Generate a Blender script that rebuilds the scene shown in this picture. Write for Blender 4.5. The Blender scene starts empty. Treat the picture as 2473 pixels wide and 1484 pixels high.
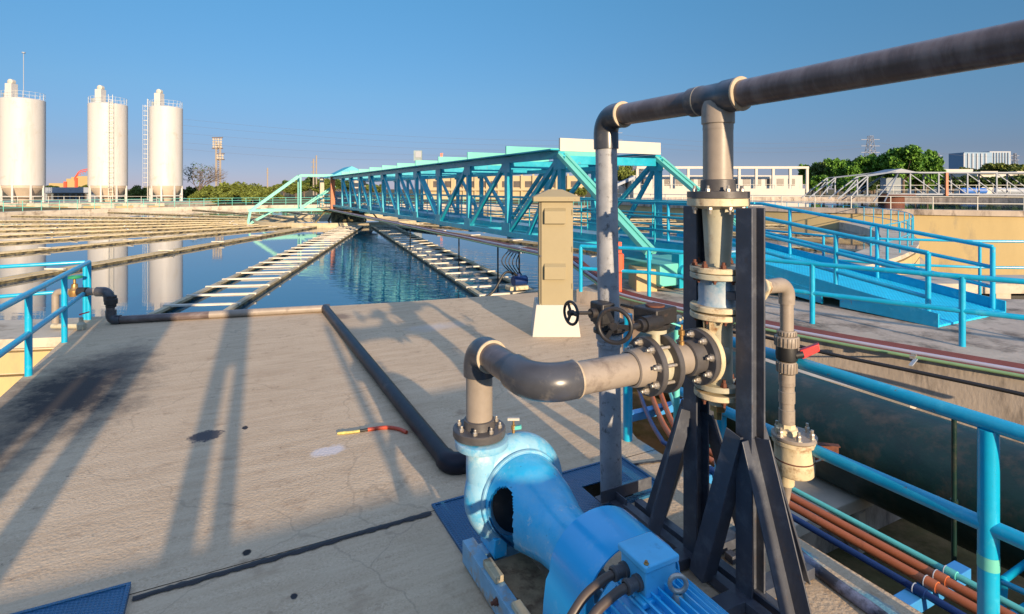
import bpy, math, random
from mathutils import Vector, Matrix
random.seed(7)
R = math.radians
scn = bpy.context.scene
COL = scn.collection
# ------------------------------------------------------------------ frame
F, CX, HY, H = 1340.0, 1236.5, 457.0, 2.2
UX, UY = -0.4545, 0.8908          # u: along the pump / rail / bridge direction, v: across it
VX, VY = 0.8908, 0.4545
def W(u, v, z=0.0): return Vector((UX*u + VX*v, UY*u + VY*v, z))
def P(x, y, Y): return Vector(((x-CX)*Y/F, Y, H-(y-HY)*Y/F))
def G(x, y, z=0.0):
    Y = (H-z)*F/(y-HY); return Vector(((x-CX)*Y/F, Y, z))
def PV(x, y, v):
    Y = v/(VX*(x-CX)/F+VY); return P(x, y, Y)
U3 = Vector((UX, UY, 0)); V3 = Vector((VX, VY, 0)); Z3 = Vector((0, 0, 1))
SUN_AZ = Vector((0.412, -0.911, 0)).normalized(); SUN_EL = 11.5

# ------------------------------------------------------------------ materials
def L(hexs):
    out = []
    for i in (0, 2, 4):
        c = int(hexs[i:i+2], 16)/255
        out.append(c/12.92 if c <= .04045 else ((c+.055)/1.055)**2.4)
    return tuple(out)
def lin(c): return L(c) if isinstance(c, str) else c
def mat(name, col, rough=.5, metal=0., var=.15, vscale=6., col2=None, c2amt=.0, c2scale=8., bump=0., bscale=40., spec=.5, stretch=None, coat=0.):
    m = bpy.data.materials.new(name); m.use_nodes = True
    nt = m.node_tree; n = nt.nodes; l = nt.links
    b = n['Principled BSDF']
    b.inputs['Roughness'].default_value = rough; b.inputs['Metallic'].default_value = metal
    b.inputs['Specular IOR Level'].default_value = spec
    if coat: b.inputs['Coat Weight'].default_value = coat; b.inputs['Coat Roughness'].default_value = .15
    col = lin(col)
    tc = n.new('ShaderNodeTexCoord'); src = tc.outputs['Object']
    if stretch:
        mp = n.new('ShaderNodeMapping'); mp.inputs['Scale'].default_value = stretch
        l.new(src, mp.inputs['Vector']); src = mp.outputs['Vector']
    nz = n.new('ShaderNodeTexNoise'); nz.inputs['Scale'].default_value = vscale; nz.inputs['Detail'].default_value = 6
    nz.inputs['Roughness'].default_value = .65
    l.new(src, nz.inputs['Vector'])
    rp = n.new('ShaderNodeValToRGB')
    rp.color_ramp.elements[0].position = .3; rp.color_ramp.elements[1].position = .7
    rp.color_ramp.elements[0].color = (*[c*(1-var) for c in col], 1)
    rp.color_ramp.elements[1].color = (*[min(1, c*(1+var)) for c in col], 1)
    l.new(nz.outputs['Fac'], rp.inputs['Fac'])
    out = rp.outputs['Color']
    if col2 is not None:
        out = blotch(nt, src, out, lin(col2), c2amt, c2scale)
    l.new(out, b.inputs['Base Color'])
    if bump:
        nb = n.new('ShaderNodeTexNoise'); nb.inputs['Scale'].default_value = bscale; nb.inputs['Detail'].default_value = 5
        l.new(src, nb.inputs['Vector'])
        bp = n.new('ShaderNodeBump'); bp.inputs['Strength'].default_value = bump; bp.inputs['Distance'].default_value = .01
        l.new(nb.outputs['Fac'], bp.inputs['Height']); l.new(bp.outputs['Normal'], b.inputs['Normal'])
    return m
def mixc(nt, fac, a, bcol):
    mx = nt.nodes.new('ShaderNodeMix'); mx.data_type = 'RGBA'
    nt.links.new(fac, mx.inputs[0]); nt.links.new(a, mx.inputs[6])
    mx.inputs[7].default_value = (*bcol, 1)
    return mx.outputs[2]
def blotch(nt, src, base, col, amt, scale, soft=.08):
    n = nt.nodes; l = nt.links
    q = n.new('ShaderNodeTexNoise'); q.inputs['Scale'].default_value = scale; q.inputs['Detail'].default_value = 8; q.inputs['Roughness'].default_value = .7
    l.new(src, q.inputs['Vector'])
    mr = n.new('ShaderNodeMapRange'); t = 1-amt
    mr.inputs['From Min'].default_value = .2+.6*t-soft; mr.inputs['From Max'].default_value = .2+.6*t+soft
    l.new(q.outputs['Fac'], mr.inputs['Value'])
    return mixc(nt, mr.outputs['Result'], base, col)
def ellipse(nt, base, c, ru, rv, col, edge=.35, nscale=6., strength=1.):
    """a stain with its own ragged shape at ground point c, radii along u and v"""
    n = nt.nodes; l = nt.links
    tc = n.new('ShaderNodeTexCoord')
    mp = n.new('ShaderNodeMapping'); mp.vector_type = 'TEXTURE'
    mp.inputs['Location'].default_value = (c.x, c.y, 0); mp.inputs['Rotation'].default_value = (0, 0, math.atan2(UY, UX)); mp.inputs['Scale'].default_value = (ru, rv, 1)
    l.new(tc.outputs['Object'], mp.inputs['Vector'])
    ln = n.new('ShaderNodeVectorMath'); ln.operation = 'LENGTH'; l.new(mp.outputs['Vector'], ln.inputs[0])
    q = n.new('ShaderNodeTexNoise'); q.inputs['Scale'].default_value = nscale; q.inputs['Detail'].default_value = 9; q.inputs['Roughness'].default_value = .75
    l.new(tc.outputs['Object'], q.inputs['Vector'])
    ad = n.new('ShaderNodeMath'); ad.operation = 'MULTIPLY_ADD'; l.new(q.outputs['Fac'], ad.inputs[0]); ad.inputs[1].default_value = 1.6; ad.inputs[2].default_value = -.8
    sm = n.new('ShaderNodeMath'); sm.operation = 'ADD'; l.new(ad.outputs[0], sm.inputs[0]); l.new(ln.outputs['Value'], sm.inputs[1])
    mr = n.new('ShaderNodeMapRange'); mr.inputs['From Min'].default_value = 1.0; mr.inputs['From Max'].default_value = 1.0-edge
    mr.inputs['To Max'].default_value = strength
    l.new(sm.outputs[0], mr.inputs['Value'])
    return mixc(nt, mr.outputs['Result'], base, col)

M = {}
M['concrete'] = mat('deck_concrete', (.59, .445, .285), .9, var=.14, vscale=1.3, bump=.5, bscale=45, spec=.2)
def dress_deck(m):
    nt = m.node_tree; b = nt.nodes['Principled BSDF']; base = b.inputs['Base Color'].links[0].from_socket
    tc = nt.nodes.new('ShaderNodeTexCoord')
    o = blotch(nt, tc.outputs['Object'], base, (.35, .25, .16), .40, 42, .12)
    o = blotch(nt, tc.outputs['Object'], o, (.73, .58, .41), .40, 75, .12)
    o = blotch(nt, tc.outputs['Object'], o, (.47, .345, .225), .42, .55, .16)
    o = blotch(nt, tc.outputs['Object'], o, (.38, .27, .175), .33, 4.5, .05)
    o = blotch(nt, tc.outputs['Object'], o, (.05, .045, .045), .215, 9, .015)
    # long trowel streaks across the slab and a few hairline cracks
    rot = nt.nodes.new('ShaderNodeMapping'); rot.inputs['Rotation'].default_value = (0, 0, -math.atan2(UY, UX)); nt.links.new(tc.outputs['Object'], rot.inputs[0])
    st = nt.nodes.new('ShaderNodeMapping'); st.inputs['Scale'].default_value = (5, .55, 1); nt.links.new(rot.outputs[0], st.inputs[0])
    o = blotch(nt, st.outputs[0], o, (.49, .36, .23), .40, 1.6, .16)
    o = blotch(nt, st.outputs[0], o, (.63, .49, .33), .36, 2.3, .16)
    dn = nt.nodes.new('ShaderNodeTexNoise'); dn.inputs['Scale'].default_value = 1.2; dn.inputs['Detail'].default_value = 6; nt.links.new(tc.outputs['Object'], dn.inputs['Vector'])
    ad = nt.nodes.new('ShaderNodeMix'); ad.data_type = 'RGBA'; ad.blend_type = 'LINEAR_LIGHT'; ad.inputs[0].default_value = .35; nt.links.new(tc.outputs['Object'], ad.inputs[6]); nt.links.new(dn.outputs['Color'], ad.inputs[7])
    vo = nt.nodes.new('ShaderNodeTexVoronoi'); vo.feature = 'DISTANCE_TO_EDGE'; vo.inputs['Scale'].default_value = .42; nt.links.new(ad.outputs[2], vo.inputs['Vector'])
    cr = nt.nodes.new('ShaderNodeMapRange'); cr.inputs['From Min'].default_value = .0035; cr.inputs['From Max'].default_value = .0015; cr.inputs['To Max'].default_value = .22; nt.links.new(vo.outputs['Distance'], cr.inputs['Value'])
    o = mixc(nt, cr.outputs['Result'], o, (.14, .11, .085))
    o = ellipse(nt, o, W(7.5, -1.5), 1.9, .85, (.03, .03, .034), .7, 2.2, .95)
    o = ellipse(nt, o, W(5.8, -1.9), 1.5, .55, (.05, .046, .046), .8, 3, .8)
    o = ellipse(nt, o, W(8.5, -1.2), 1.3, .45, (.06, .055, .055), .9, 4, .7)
    o = ellipse(nt, o, G(795, 1090), .10, .17, (.62, .57, .55), .4, 9, .9)
    o = ellipse(nt, o, G(1055, 790), .30, .55, (.56, .5, .45), .9, 4, .7)
    o = ellipse(nt, o, G(496, 1055), .13, .15, (.045, .05, .065), .25, 16, .9)
    o = ellipse(nt, o, G(597, 1336), .035, .028, (.03, .03, .03), .3, 8, 1)
    o = ellipse(nt, o, G(592, 1035), .05, .03, (.04, .04, .045), .3, 8, 1)
    o = ellipse(nt, o, G(710, 1440), .028, .02, (.04, .04, .045), .3, 8, 1)
    o = ellipse(nt, o, G(825, 765), .3, .2, (.22, .16, .12), .6, 4, .8)
    o = ellipse(nt, o, W(2.2, 3.08), .16, .06, (.05, .3, .42), .5, 16, .9)
    o = ellipse(nt, o, W(1.75, 3.06), .2, .06, (.05, .3, .42), .5, 16, .8)
    o = ellipse(nt, o, G(1570, 1085), .1, .1, (.05, .3, .42), .5, 16, .6)
    nt.links.new(o, b.inputs['Base Color'])
dress_deck(M['concrete'])
M['concrete2'] = mat('old_concrete', (.46, .385, .31), .9, var=.25, vscale=1.2, col2=(.16, .13, .105), c2amt=.38, c2scale=1.6, bump=.4, bscale=30, spec=.2, stretch=(1, 1, .35))
M['rim'] = mat('rim_concrete', (.50, .44, .35), .9, var=.18, vscale=1.5, col2=(.22, .17, .12), c2amt=.32, c2scale=1.2, bump=.2, spec=.2)
M['tan'] = mat('tan_render', (.50, .385, .19), .85, var=.08, vscale=.6, col2=(.34, .28, .18), c2amt=.28, c2scale=.8, spec=.2, stretch=(1, 1, .3))
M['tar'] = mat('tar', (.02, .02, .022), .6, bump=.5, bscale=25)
def rusty(m, col=(.20, .075, .03), amt=.17, sc=5):
    nt = m.node_tree; b = nt.nodes['Principled BSDF']; src = [x for x in nt.nodes if x.type == 'TEX_COORD'][0].outputs['Object']
    o = blotch(nt, src, b.inputs['Base Color'].links[0].from_socket, col, amt, sc, .03); nt.links.new(o, b.inputs['Base Color'])
M['water'] = None
M['teal'] = mat('turquoise_paint', (.006, .32, .43), .4, var=.12, vscale=3, col2=(.10, .12, .1), c2amt=.2, c2scale=9)
M['mint'] = mat('mint_paint', (.13, .50, .41), .45, var=.08, vscale=2, col2=(.25, .3, .25), c2amt=.2, c2scale=6)
M['blue'] = mat('rail_blue_paint', (.004, .36, .58), .3, var=.1, vscale=5, col2=(.09, .55, .7), c2amt=.24, c2scale=7, bump=.08, bscale=30, coat=.2)
M['ramp'] = None
M['pump'] = mat('pump_blue_paint', (.02, .48, .84), .25, var=.08, vscale=5, col2=(.02, .24, .48), c2amt=.22, c2scale=14, bump=.12, bscale=22, coat=.4)
M['guard'] = mat('guard_blue_paint', (.014, .40, .78), .22, var=.06, vscale=3, col2=(.10, .45, .75), c2amt=.27, c2scale=6, bump=.05, bscale=15, coat=.4)
M['boxblue'] = mat('terminal_box_blue', (.10, .52, .84), .35, var=.08, vscale=6, col2=(.05, .3, .55), c2amt=.24, c2scale=14)
M['pale'] = mat('pump_pale_paint', (.24, .47, .62), .35, var=.12, vscale=5, col2=(.04, .36, .62), c2amt=.42, c2scale=6, bump=.12, bscale=30)
M['frameblue'] = mat('worn_blue_steel', (.22, .43, .58), .4, var=.2, vscale=8, col2=(.42, .27, .13), c2amt=.36, c2scale=9, bump=.2, bscale=40)
M['stand'] = mat('dark_steel_paint', (.062, .069, .088), .42, var=.18, vscale=7, col2=(.10, .07, .055), c2amt=.22, c2scale=18, bump=.08, bscale=50)
M['pvc'] = mat('grey_pvc', (.29, .245, .20), .42, var=.16, vscale=5, col2=(.13, .10, .08), c2amt=.30, c2scale=5, bump=.06, bscale=30)
M['pvcblue'] = mat('weathered_standpipe', (.30, .31, .33), .5, var=.22, vscale=6, col2=(.06, .055, .05), c2amt=.27, c2scale=20, bump=.12, bscale=40)
M['pvcdark'] = mat('dark_pvc', (.105, .078, .072), .30, var=.25, vscale=3.0, col2=(.16, .13, .125), c2amt=.42, c2scale=3, bump=.06, bscale=14)
M['blackpipe'] = mat('black_deck_pipe', (.014, .015, .024), .42, var=.3, vscale=4, col2=(.05, .045, .05), c2amt=.3, c2scale=6, bump=.06, bscale=25, spec=.25)
def along_u(m, sc):
    nt = m.node_tree; tc = [x for x in nt.nodes if x.type == 'TEX_COORD'][0]
    r_ = nt.nodes.new('ShaderNodeMapping'); r_.inputs['Rotation'].default_value = (0, 0, -math.atan2(UY, UX)); c_ = nt.nodes.new('ShaderNodeMapping'); c_.inputs['Scale'].default_value = sc
    tg = [l.to_socket for l in tc.outputs['Object'].links]
    for x in tg: nt.links.new(c_.outputs[0], x)
    nt.links.new(tc.outputs['Object'], r_.inputs[0]); nt.links.new(r_.outputs[0], c_.inputs[0])
along_u(M['pvcdark'], (3.5, 1.0, 1.0))
M['elbow'] = mat('dark_elbow_pvc', (.055, .058, .068), .3, var=.25, vscale=5, col2=(.14, .13, .12), c2amt=.3, c2scale=9)
M['glue'] = mat('cream_glue', (.42, .34, .24), .6, var=.2, vscale=25)
M['cast'] = mat('cream_cast_iron', (.60, .50, .32), .5, var=.14, vscale=8, col2=(.20, .09, .035), c2amt=.34, c2scale=9, bump=.2, bscale=35)
M['castgrey'] = mat('pale_grey_cast_iron', (.42, .395, .29), .5, var=.12, vscale=6, col2=(.30, .20, .11), c2amt=.28, c2scale=8, bump=.15, bscale=35)
M['spool'] = mat('worn_blue_spool', (.36, .42, .47), .5, var=.25, vscale=6, col2=(.10, .24, .36), c2amt=.40, c2scale=6, bump=.2, bscale=40)
M['iron'] = mat('black_iron', (.022, .021, .022), .45, var=.3, vscale=10, col2=(.07, .045, .035), c2amt=.25, c2scale=20, bump=.15, bscale=40)
M['flange'] = mat('dark_grey_flange', (.075, .07, .07), .45, var=.25, vscale=10, bump=.1)
M['steel'] = mat('bolt_steel', (.48, .44, .38), .4, metal=.6, var=.3, vscale=30, col2=(.25, .12, .05), c2amt=.3, c2scale=60)
M['rust'] = mat('rusty_bolt', (.13, .045, .025), .8, var=.4, vscale=30)
M['brass'] = mat('brass', (.45, .27, .10), .4, metal=.7, var=.3, vscale=20)
M['red'] = mat('red_plastic', (.62, .03, .03), .4, var=.05)
M['redpaint'] = mat('orange_red_paint', (.70, .08, .02), .45, var=.1)
M['green'] = mat('green_wheel', (.02, .25, .10), .5)
M['cab'] = mat('cabinet_cream', (.305, .255, .15), .5, var=.05, vscale=2, spec=.3)
M['white'] = mat('white_paint', (.50, .475, .42), .5, var=.05, vscale=1, col2=(.5, .45, .38), c2amt=.24, c2scale=.7, spec=.3)
M['silo'] = mat('silo_white', (.53, .52, .50), .5, var=.04, vscale=.25, col2=(.44, .41, .36), c2amt=.27, c2scale=.35, spec=.3, stretch=(1, 1, .15))
M['silocone'] = mat('silo_cone_paint', (.48, .40, .31), .6, var=.1, vscale=.6)
M['launder'] = mat('launder_cream', (.50, .42, .27), .7, var=.15, vscale=1.5, col2=(.2, .16, .07), c2amt=.30, c2scale=2.5)
M['algae'] = mat('launder_algae', (.20, .16, .075), .8, var=.45, vscale=4, col2=(.025, .02, .01), c2amt=.46, c2scale=3)
M['barcream'] = mat('crossbar_cream', (.62, .57, .47), .6, var=.12, vscale=3)
M['bigpipe'] = mat('dark_green_pipe', (.004, .024, .018), .38, var=.4, vscale=3, col2=(.05, .045, .03), c2amt=.36, c2scale=4, bump=.2, bscale=25, stretch=(1, 1, 1))
M['orange'] = mat('orange_conduit', (.46, .13, .045), .5, var=.12, vscale=6, col2=(.25, .08, .03), c2amt=.25, c2scale=12)
M['redc'] = mat('brown_red_conduit', (.17, .05, .038), .5, var=.2, vscale=4)
M['tealc'] = mat('mint_conduit', (.13, .56, .50), .5, var=.1, vscale=4)
M['navy'] = mat('navy_conduit', (.006, .03, .13), .4, var=.2, vscale=4)
M['lav'] = mat('pale_conduit', (.38, .38, .47), .4, var=.08)
M['greenc'] = mat('green_conduit', (.20, .33, .16), .5, var=.15)
M['rubber'] = mat('black_rubber', (.012, .012, .013), .55)
M['cable'] = mat('brown_black_cable', (.075, .055, .042), .45, var=.2)
M['plate'] = None
M['bracket'] = mat('bracket_blue', (.05, .27, .60), .4, var=.1)
M['hoseyel'] = mat('faded_yellow_tube', (.45, .40, .12), .6, var=.4, vscale=30)
M['truss'] = mat('lavender_truss_paint', (.20, .235, .29), .5, var=.1, vscale=1)
M['galv'] = mat('grey_truss_paint', (.30, .34, .40), .5, var=.1, vscale=1)
M['railcream'] = mat('pale_rail_paint', (.62, .60, .52), .5, var=.1)
M['fac'] = mat('factory_cream', (.46, .37, .23), .8, var=.06, vscale=.2, spec=.2)
M['facw'] = mat('factory_white', (.52, .50, .45), .8, var=.06, vscale=.2, spec=.2)
M['glass'] = mat('dark_window', (.10, .085, .075), .25, var=.3, vscale=.8)
M['roofgrey'] = mat('grey_fascia', (.24, .28, .31), .7, var=.1, vscale=.4)
M['tower'] = mat('lattice_steel', (.22, .24, .29), .6, var=.05)
M['pole'] = mat('concrete_pole', (.27, .23, .19), .8, var=.1)
M['hrwhite'] = mat('tower_block_white', (.36, .39, .43), .7, var=.05, vscale=.05)
M['hrblue'] = mat('tower_block_blue', (.13, .24, .37), .4, var=.05, vscale=.05)
M['bark'] = mat('bark', (.16, .12, .09), .9, var=.3, vscale=2)
M['yellow'] = mat('yellow_block', (.42, .31, .14), .8, var=.05, vscale=.2)
M['orangepaint'] = mat('far_red_frame', (.65, .10, .05), .6, var=.05)
M['tarp'] = mat('blue_tarp', (.03, .14, .48), .6, var=.15)
M['wire'] = mat('power_wire', (.12, .12, .14), .7)
M['sign'] = mat('billboard_face', (.25, .32, .33), .6, var=.3, vscale=.4)
def leafmat(name, c1, c2):
    m = bpy.data.materials.new(name); m.use_nodes = True; nt = m.node_tree; b = nt.nodes['Principled BSDF']
    g = nt.nodes.new('ShaderNodeNewGeometry'); rp = nt.nodes.new('ShaderNodeValToRGB')
    rp.color_ramp.elements[0].color = (*c1, 1); rp.color_ramp.elements[1].color = (*c2, 1)
    nt.links.new(g.outputs['Random Per Island'], rp.inputs['Fac']); nt.links.new(rp.outputs['Color'], b.inputs['Base Color'])
    b.inputs['Roughness'].default_value = .6; b.inputs['Specular IOR Level'].default_value = .2
    return m
def worn(m, col, amt, sc, soft=.1):
    nt = m.node_tree; b = nt.nodes['Principled BSDF']; src = [x for x in nt.nodes if x.type == 'TEX_COORD'][0].outputs['Object']
    nt.links.new(blotch(nt, src, b.inputs['Base Color'].links[0].from_socket, col, amt, sc, soft), b.inputs['Base Color'])
worn(M['pump'], (.16, .55, .80), .40, 3.5, .12); worn(M['pump'], (.45, .66, .78), .26, 9, .05); worn(M['pale'], (.50, .66, .72), .30, 4, .06)
worn(M['stand'], (.11, .12, .14), .32, 7, .08); worn(M['teal'], (.05, .45, .55), .40, 1.3, .12); worn(M['ramp'] or M['blue'], (.03, .42, .62), .35, 3, .1)
worn(M['silo'], (.46, .42, .35), .26, .5, .06)
for k_, a_, s_ in (('blue', .20, 11), ('teal', .21, 4), ('pump', .21, 16), ('pale', .22, 20), ('mint', .2, 4), ('white', .2, 3), ('cab', .17, 9), ('castgrey', .24, 14), ('pvcblue', .22, 26)):
    rusty(M[k_], (.055, .05, .048) if k_ == 'pvcblue' else (.03, .10, .2) if k_ == 'pump' else (.20, .085, .035), a_, s_)
M['leaf'] = leafmat('leaf_green', (.035, .10, .012), (.16, .33, .045))
M['leafolive'] = leafmat('leaf_olive', (.06, .08, .015), (.20, .24, .05))
M['leafdark'] = leafmat('leaf_dark', (.03, .06, .018), (.10, .16, .04))
def groundmat():
    m = mat('grass_earth', (.11, .10, .045), .95, var=.4, vscale=2.5, col2=(.20, .15, .08), c2amt=.46, c2scale=3, bump=.8, bscale=14, spec=.1)
    return m
M['ground'] = groundmat()
def watermat():
    m = bpy.data.materials.new('tank_water'); m.use_nodes = True; nt = m.node_tree; n = nt.nodes; l = nt.links
    b = n['Principled BSDF']; b.inputs['Base Color'].default_value = (.001, .06, .11, 1)
    b.inputs['Roughness'].default_value = .03; b.inputs['IOR'].default_value = 1.85
    b.inputs['Specular IOR Level'].default_value = 1.0
    tc = n.new('ShaderNodeTexCoord')
    mp = n.new('ShaderNodeMapping'); mp.inputs['Scale'].default_value = (.35, 1.5, 1); mp.inputs['Rotation'].default_value = (0, 0, R(8)); l.new(tc.outputs['Object'], mp.inputs['Vector'])
    q = n.new('ShaderNodeTexNoise'); q.inputs['Scale'].default_value = 2.2; q.inputs['Detail'].default_value = 3; q.inputs['Roughness'].default_value = .55; l.new(mp.outputs['Vector'], q.inputs['Vector'])
    # the water is livelier on the bridge side of the tank
    mp2 = n.new('ShaderNodeMapping'); mp2.vector_type = 'TEXTURE'; cc = W(13, 6.6); mp2.inputs['Location'].default_value = (cc.x, cc.y, 0)
    mp2.inputs['Rotation'].default_value = (0, 0, math.atan2(UY, UX)); mp2.inputs['Scale'].default_value = (14, 3.6, 100)
    l.new(tc.outputs['Object'], mp2.inputs['Vector'])
    ln = n.new('ShaderNodeVectorMath'); ln.operation = 'LENGTH'; l.new(mp2.outputs['Vector'], ln.inputs[0])
    mr = n.new('ShaderNodeMapRange'); mr.inputs['From Min'].default_value = 1.4; mr.inputs['From Max'].default_value = .5
    mr.inputs['To Min'].default_value = .012; mr.inputs['To Max'].default_value = .24; l.new(ln.outputs['Value'], mr.inputs['Value'])
    bp = n.new('ShaderNodeBump'); bp.inputs['Distance'].default_value = .10; l.new(mr.outputs['Result'], bp.inputs['Strength'])
    l.new(q.outputs['Fac'], bp.inputs['Height']); l.new(bp.outputs['Normal'], b.inputs['Normal'])
    return m
M['water'] = watermat()
def checker(name, col, scale, hgt=.004, c2=None):
    m = mat(name, col, .42, var=.12, vscale=4, col2=c2 or tuple(c*.5 for c in col), c2amt=.26, c2scale=5)
    nt = m.node_tree; n = nt.nodes; l = nt.links; b = n['Principled BSDF']
    tc = n.new('ShaderNodeTexCoord'); outs = []
    for ang in (35, -35):
        mp = n.new('ShaderNodeMapping'); mp.inputs['Rotation'].default_value = (0, 0, R(ang)+math.atan2(UY, UX)); l.new(tc.outputs['Object'], mp.inputs['Vector'])
        wv = n.new('ShaderNodeTexWave'); wv.inputs['Scale'].default_value = scale; wv.bands_direction = 'X'; l.new(mp.outputs['Vector'], wv.inputs['Vector'])
        outs.append(wv.outputs['Fac'])
    mx = n.new('ShaderNodeMath'); mx.operation = 'MULTIPLY'; l.new(outs[0], mx.inputs[0]); l.new(outs[1], mx.inputs[1])
    bp = n.new('ShaderNodeBump'); bp.inputs['Strength'].default_value = .9; bp.inputs['Distance'].default_value = hgt; l.new(mx.outputs[0], bp.inputs['Height'])
    l.new(bp.outputs['Normal'], b.inputs['Normal'])
    return m
M['plate'] = checker('blue_checker_plate', (.016, .105, .22), 16, .006)
M['ramp'] = checker('ramp_checker_plate', (.01, .50, .80), 6, .02, (.02, .38, .62))

# ------------------------------------------------------------------ mesh builder
WL = {}     # world location of every object, so parts can be given in world space
class MB:
    def __init__(s): s.v = []; s.f = []
    def add(s, vs, fs):
        k = len(s.v); s.v += [Vector(p) for p in vs]; s.f += [tuple(i+k for i in f) for f in fs]; return s
    def box(s, c, sx, sy, sz, ax=None, ay=None):
        """box centred at c; ax, ay unit axes (default u, v)"""
        ax = ax or U3; ay = ay or V3; az = ax.cross(ay)
        vs = [c+ax*(i*sx/2)+ay*(j*sy/2)+az*(k*sz/2) for i in (-1, 1) for j in (-1, 1) for k in (-1, 1)]
        return s.add(vs, [(0, 1, 3, 2), (4, 6, 7, 5), (0, 4, 5, 1), (2, 3, 7, 6), (0, 2, 6, 4), (1, 5, 7, 3)])
    def uvbox(s, u0, u1, v0, v1, z0, z1):
        return s.box(W((u0+u1)/2, (v0+v1)/2, (z0+z1)/2), abs(u1-u0), abs(v1-v0), abs(z1-z0))
    def xbox(s, x0, x1, y0, y1, z0, z1):
        return s.box(Vector(((x0+x1)/2, (y0+y1)/2, (z0+z1)/2)), x1-x0, y1-y0, z1-z0, Vector((1, 0, 0)), Vector((0, 1, 0)))
    def bar(s, a, b, w, h, up=None):
        a = Vector(a); b = Vector(b); d = (b-a); Ln = d.length; d.normalize()
        up = up or (Z3 if abs(d.z) < .9 else V3)
        sd = d.cross(up).normalized()
        return s.box((a+b)/2, Ln, w, h, d, sd)
    def angle(s, a, b, w, t, up):
        """L section bar"""
        a = Vector(a); b = Vector(b); d = (b-a).normalized(); sd = d.cross(up).normalized(); n2 = sd.cross(d)
        s.bar(a, b, w, t, n2); s.bar(a+sd*(w/2-t/2)+n2*(w/2), b+sd*(w/2-t/2)+n2*(w/2), t, w-t*1.01, n2); return s
    def hbeam(s, a, b, w, h, t, up):
        a = Vector(a); b = Vector(b); d = (b-a).normalized(); sd = d.cross(up).normalized(); n2 = sd.cross(d)
        for sg in (-1, 1): s.bar(a+n2*sg*(h-t)/2, b+n2*sg*(h-t)/2, w, t, n2)
        return s.bar(a, b, t, h-2.02*t, n2)
    def tube(s, pts, r, seg=16, caps=True):
        pts = [Vector(p) for p in pts]; n = len(pts)
        rs = r if isinstance(r, (list, tuple)) else [r]*n
        t = []
        for i in range(n):
            d = (pts[min(i+1, n-1)]-pts[max(i-1, 0)]); t.append(d.normalized())
        ref = Z3 if abs(t[0].z) < .9 else Vector((1, 0, 0))
        nrm = (ref - t[0]*ref.dot(t[0])).normalized()
        vs = []
        for i in range(n):
            nrm = (nrm - t[i]*nrm.dot(t[i])).normalized(); bn = t[i].cross(nrm)
            vs += [pts[i]+(nrm*math.cos(a)+bn*math.sin(a))*rs[i] for a in [2*math.pi*k/seg for k in range(seg)]]
        fs = []
        for i in range(n-1):
            for k in range(seg):
                k2 = (k+1) % seg; fs.append((i*seg+k, i*seg+k2, (i+1)*seg+k2, (i+1)*seg+k))
        if caps: fs.append(tuple(range(seg))[::-1]); fs.append(tuple((n-1)*seg+k for k in range(seg)))
        return s.add(vs, fs)
    def lathe(s, p, d, prof, seg=32, skip=None):
        """prof: (radius, distance along d)"""
        p = Vector(p); d = Vector(d).normalized(); ref = Z3 if abs(d.z) < .9 else Vector((1, 0, 0))
        a1 = (ref-d*ref.dot(d)).normalized(); a2 = d.cross(a1); n = len(prof)
        vs = [p+d*t+(a1*math.cos(2*math.pi*k/seg)+a2*math.sin(2*math.pi*k/seg))*max(r, 1e-4) for r, t in prof for k in range(seg)]
        fs = []
        for i in range(n-1):
            for k in range(seg):
                if skip and skip(prof[i][1], prof[i+1][1], k/seg*360): continue
                k2 = (k+1) % seg; fs.append((i*seg+k, i*seg+k2, (i+1)*seg+k2, (i+1)*seg+k))
        return s.add(vs, fs)
    def cyl(s, a, b, r, seg=20):
        a = Vector(a); b = Vector(b); Ln = (b-a).length
        return s.lathe(a, b-a, [(0, 0), (r, 0), (r, Ln), (0, Ln)], seg)
    def disc(s, c, d, r, th, seg=36, bev=.004, inner=0):
        return s.lathe(c, d, [(inner, 0), (r-bev, 0), (r, bev), (r, th-bev), (r-bev, th), (inner, th)] + ([(inner, 0)] if inner else []), seg)
    def torus(s, c, d, Rr, r, seg=40, s2=10):
        pr = [(Rr+r*math.cos(2*math.pi*k/s2), r*math.sin(2*math.pi*k/s2)) for k in range(s2+1)]
        return s.lathe(c, d, pr, seg)
    def extrude(s, poly, d):
        n = len(poly); d = Vector(d); vs = [Vector(p) for p in poly]+[Vector(p)+d for p in poly]
        fs = [tuple(range(n))[::-1], tuple(range(n, 2*n))]+[(i, (i+1) % n, n+(i+1) % n, n+i) for i in range(n)]
        return s.add(vs, fs)
    def build(s, name, m, parent=None, bevel=0, smooth=True, base=None, ang=38):
        me = bpy.data.meshes.new(name)
        o = bpy.data.objects.new(name, me); COL.objects.link(o)
        if parent is not None:
            o.parent = parent; b = WL[parent]; WL[o] = b
        else:
            b = Vector(base) if base is not None else Vector((0, 0, 0)); o.location = b; WL[o] = b
        me.from_pydata([tuple(p-b) for p in s.v], [], s.f); me.update()
        if s.f and len(s.f) < 4000:
            import bmesh
            bm = bmesh.new(); bm.from_mesh(me); bmesh.ops.recalc_face_normals(bm, faces=bm.faces); bm.to_mesh(me); bm.free()
        if smooth and s.f:
            me.polygons.foreach_set('use_smooth', [True]*len(me.polygons)); me.set_sharp_from_angle(angle=R(ang))
        me.materials.append(m)
        if bevel:
            md = o.modifiers.new('Bevel', 'BEVEL'); md.width = bevel; md.segments = 2; md.limit_method = 'ANGLE'; md.angle_limit = R(50)
            md.harden_normals = False
        return o
def tag(o, label, cat, group=None):
    o['label'] = label; o['category'] = cat
    if group: o['group'] = group
    return o
def thing(name, label, cat, base, group=None):
    o = bpy.data.objects.new(name, None); COL.objects.link(o); o.location = base; o.empty_display_size = .2
    WL[o] = Vector(base); return tag(o, label, cat, group)
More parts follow.
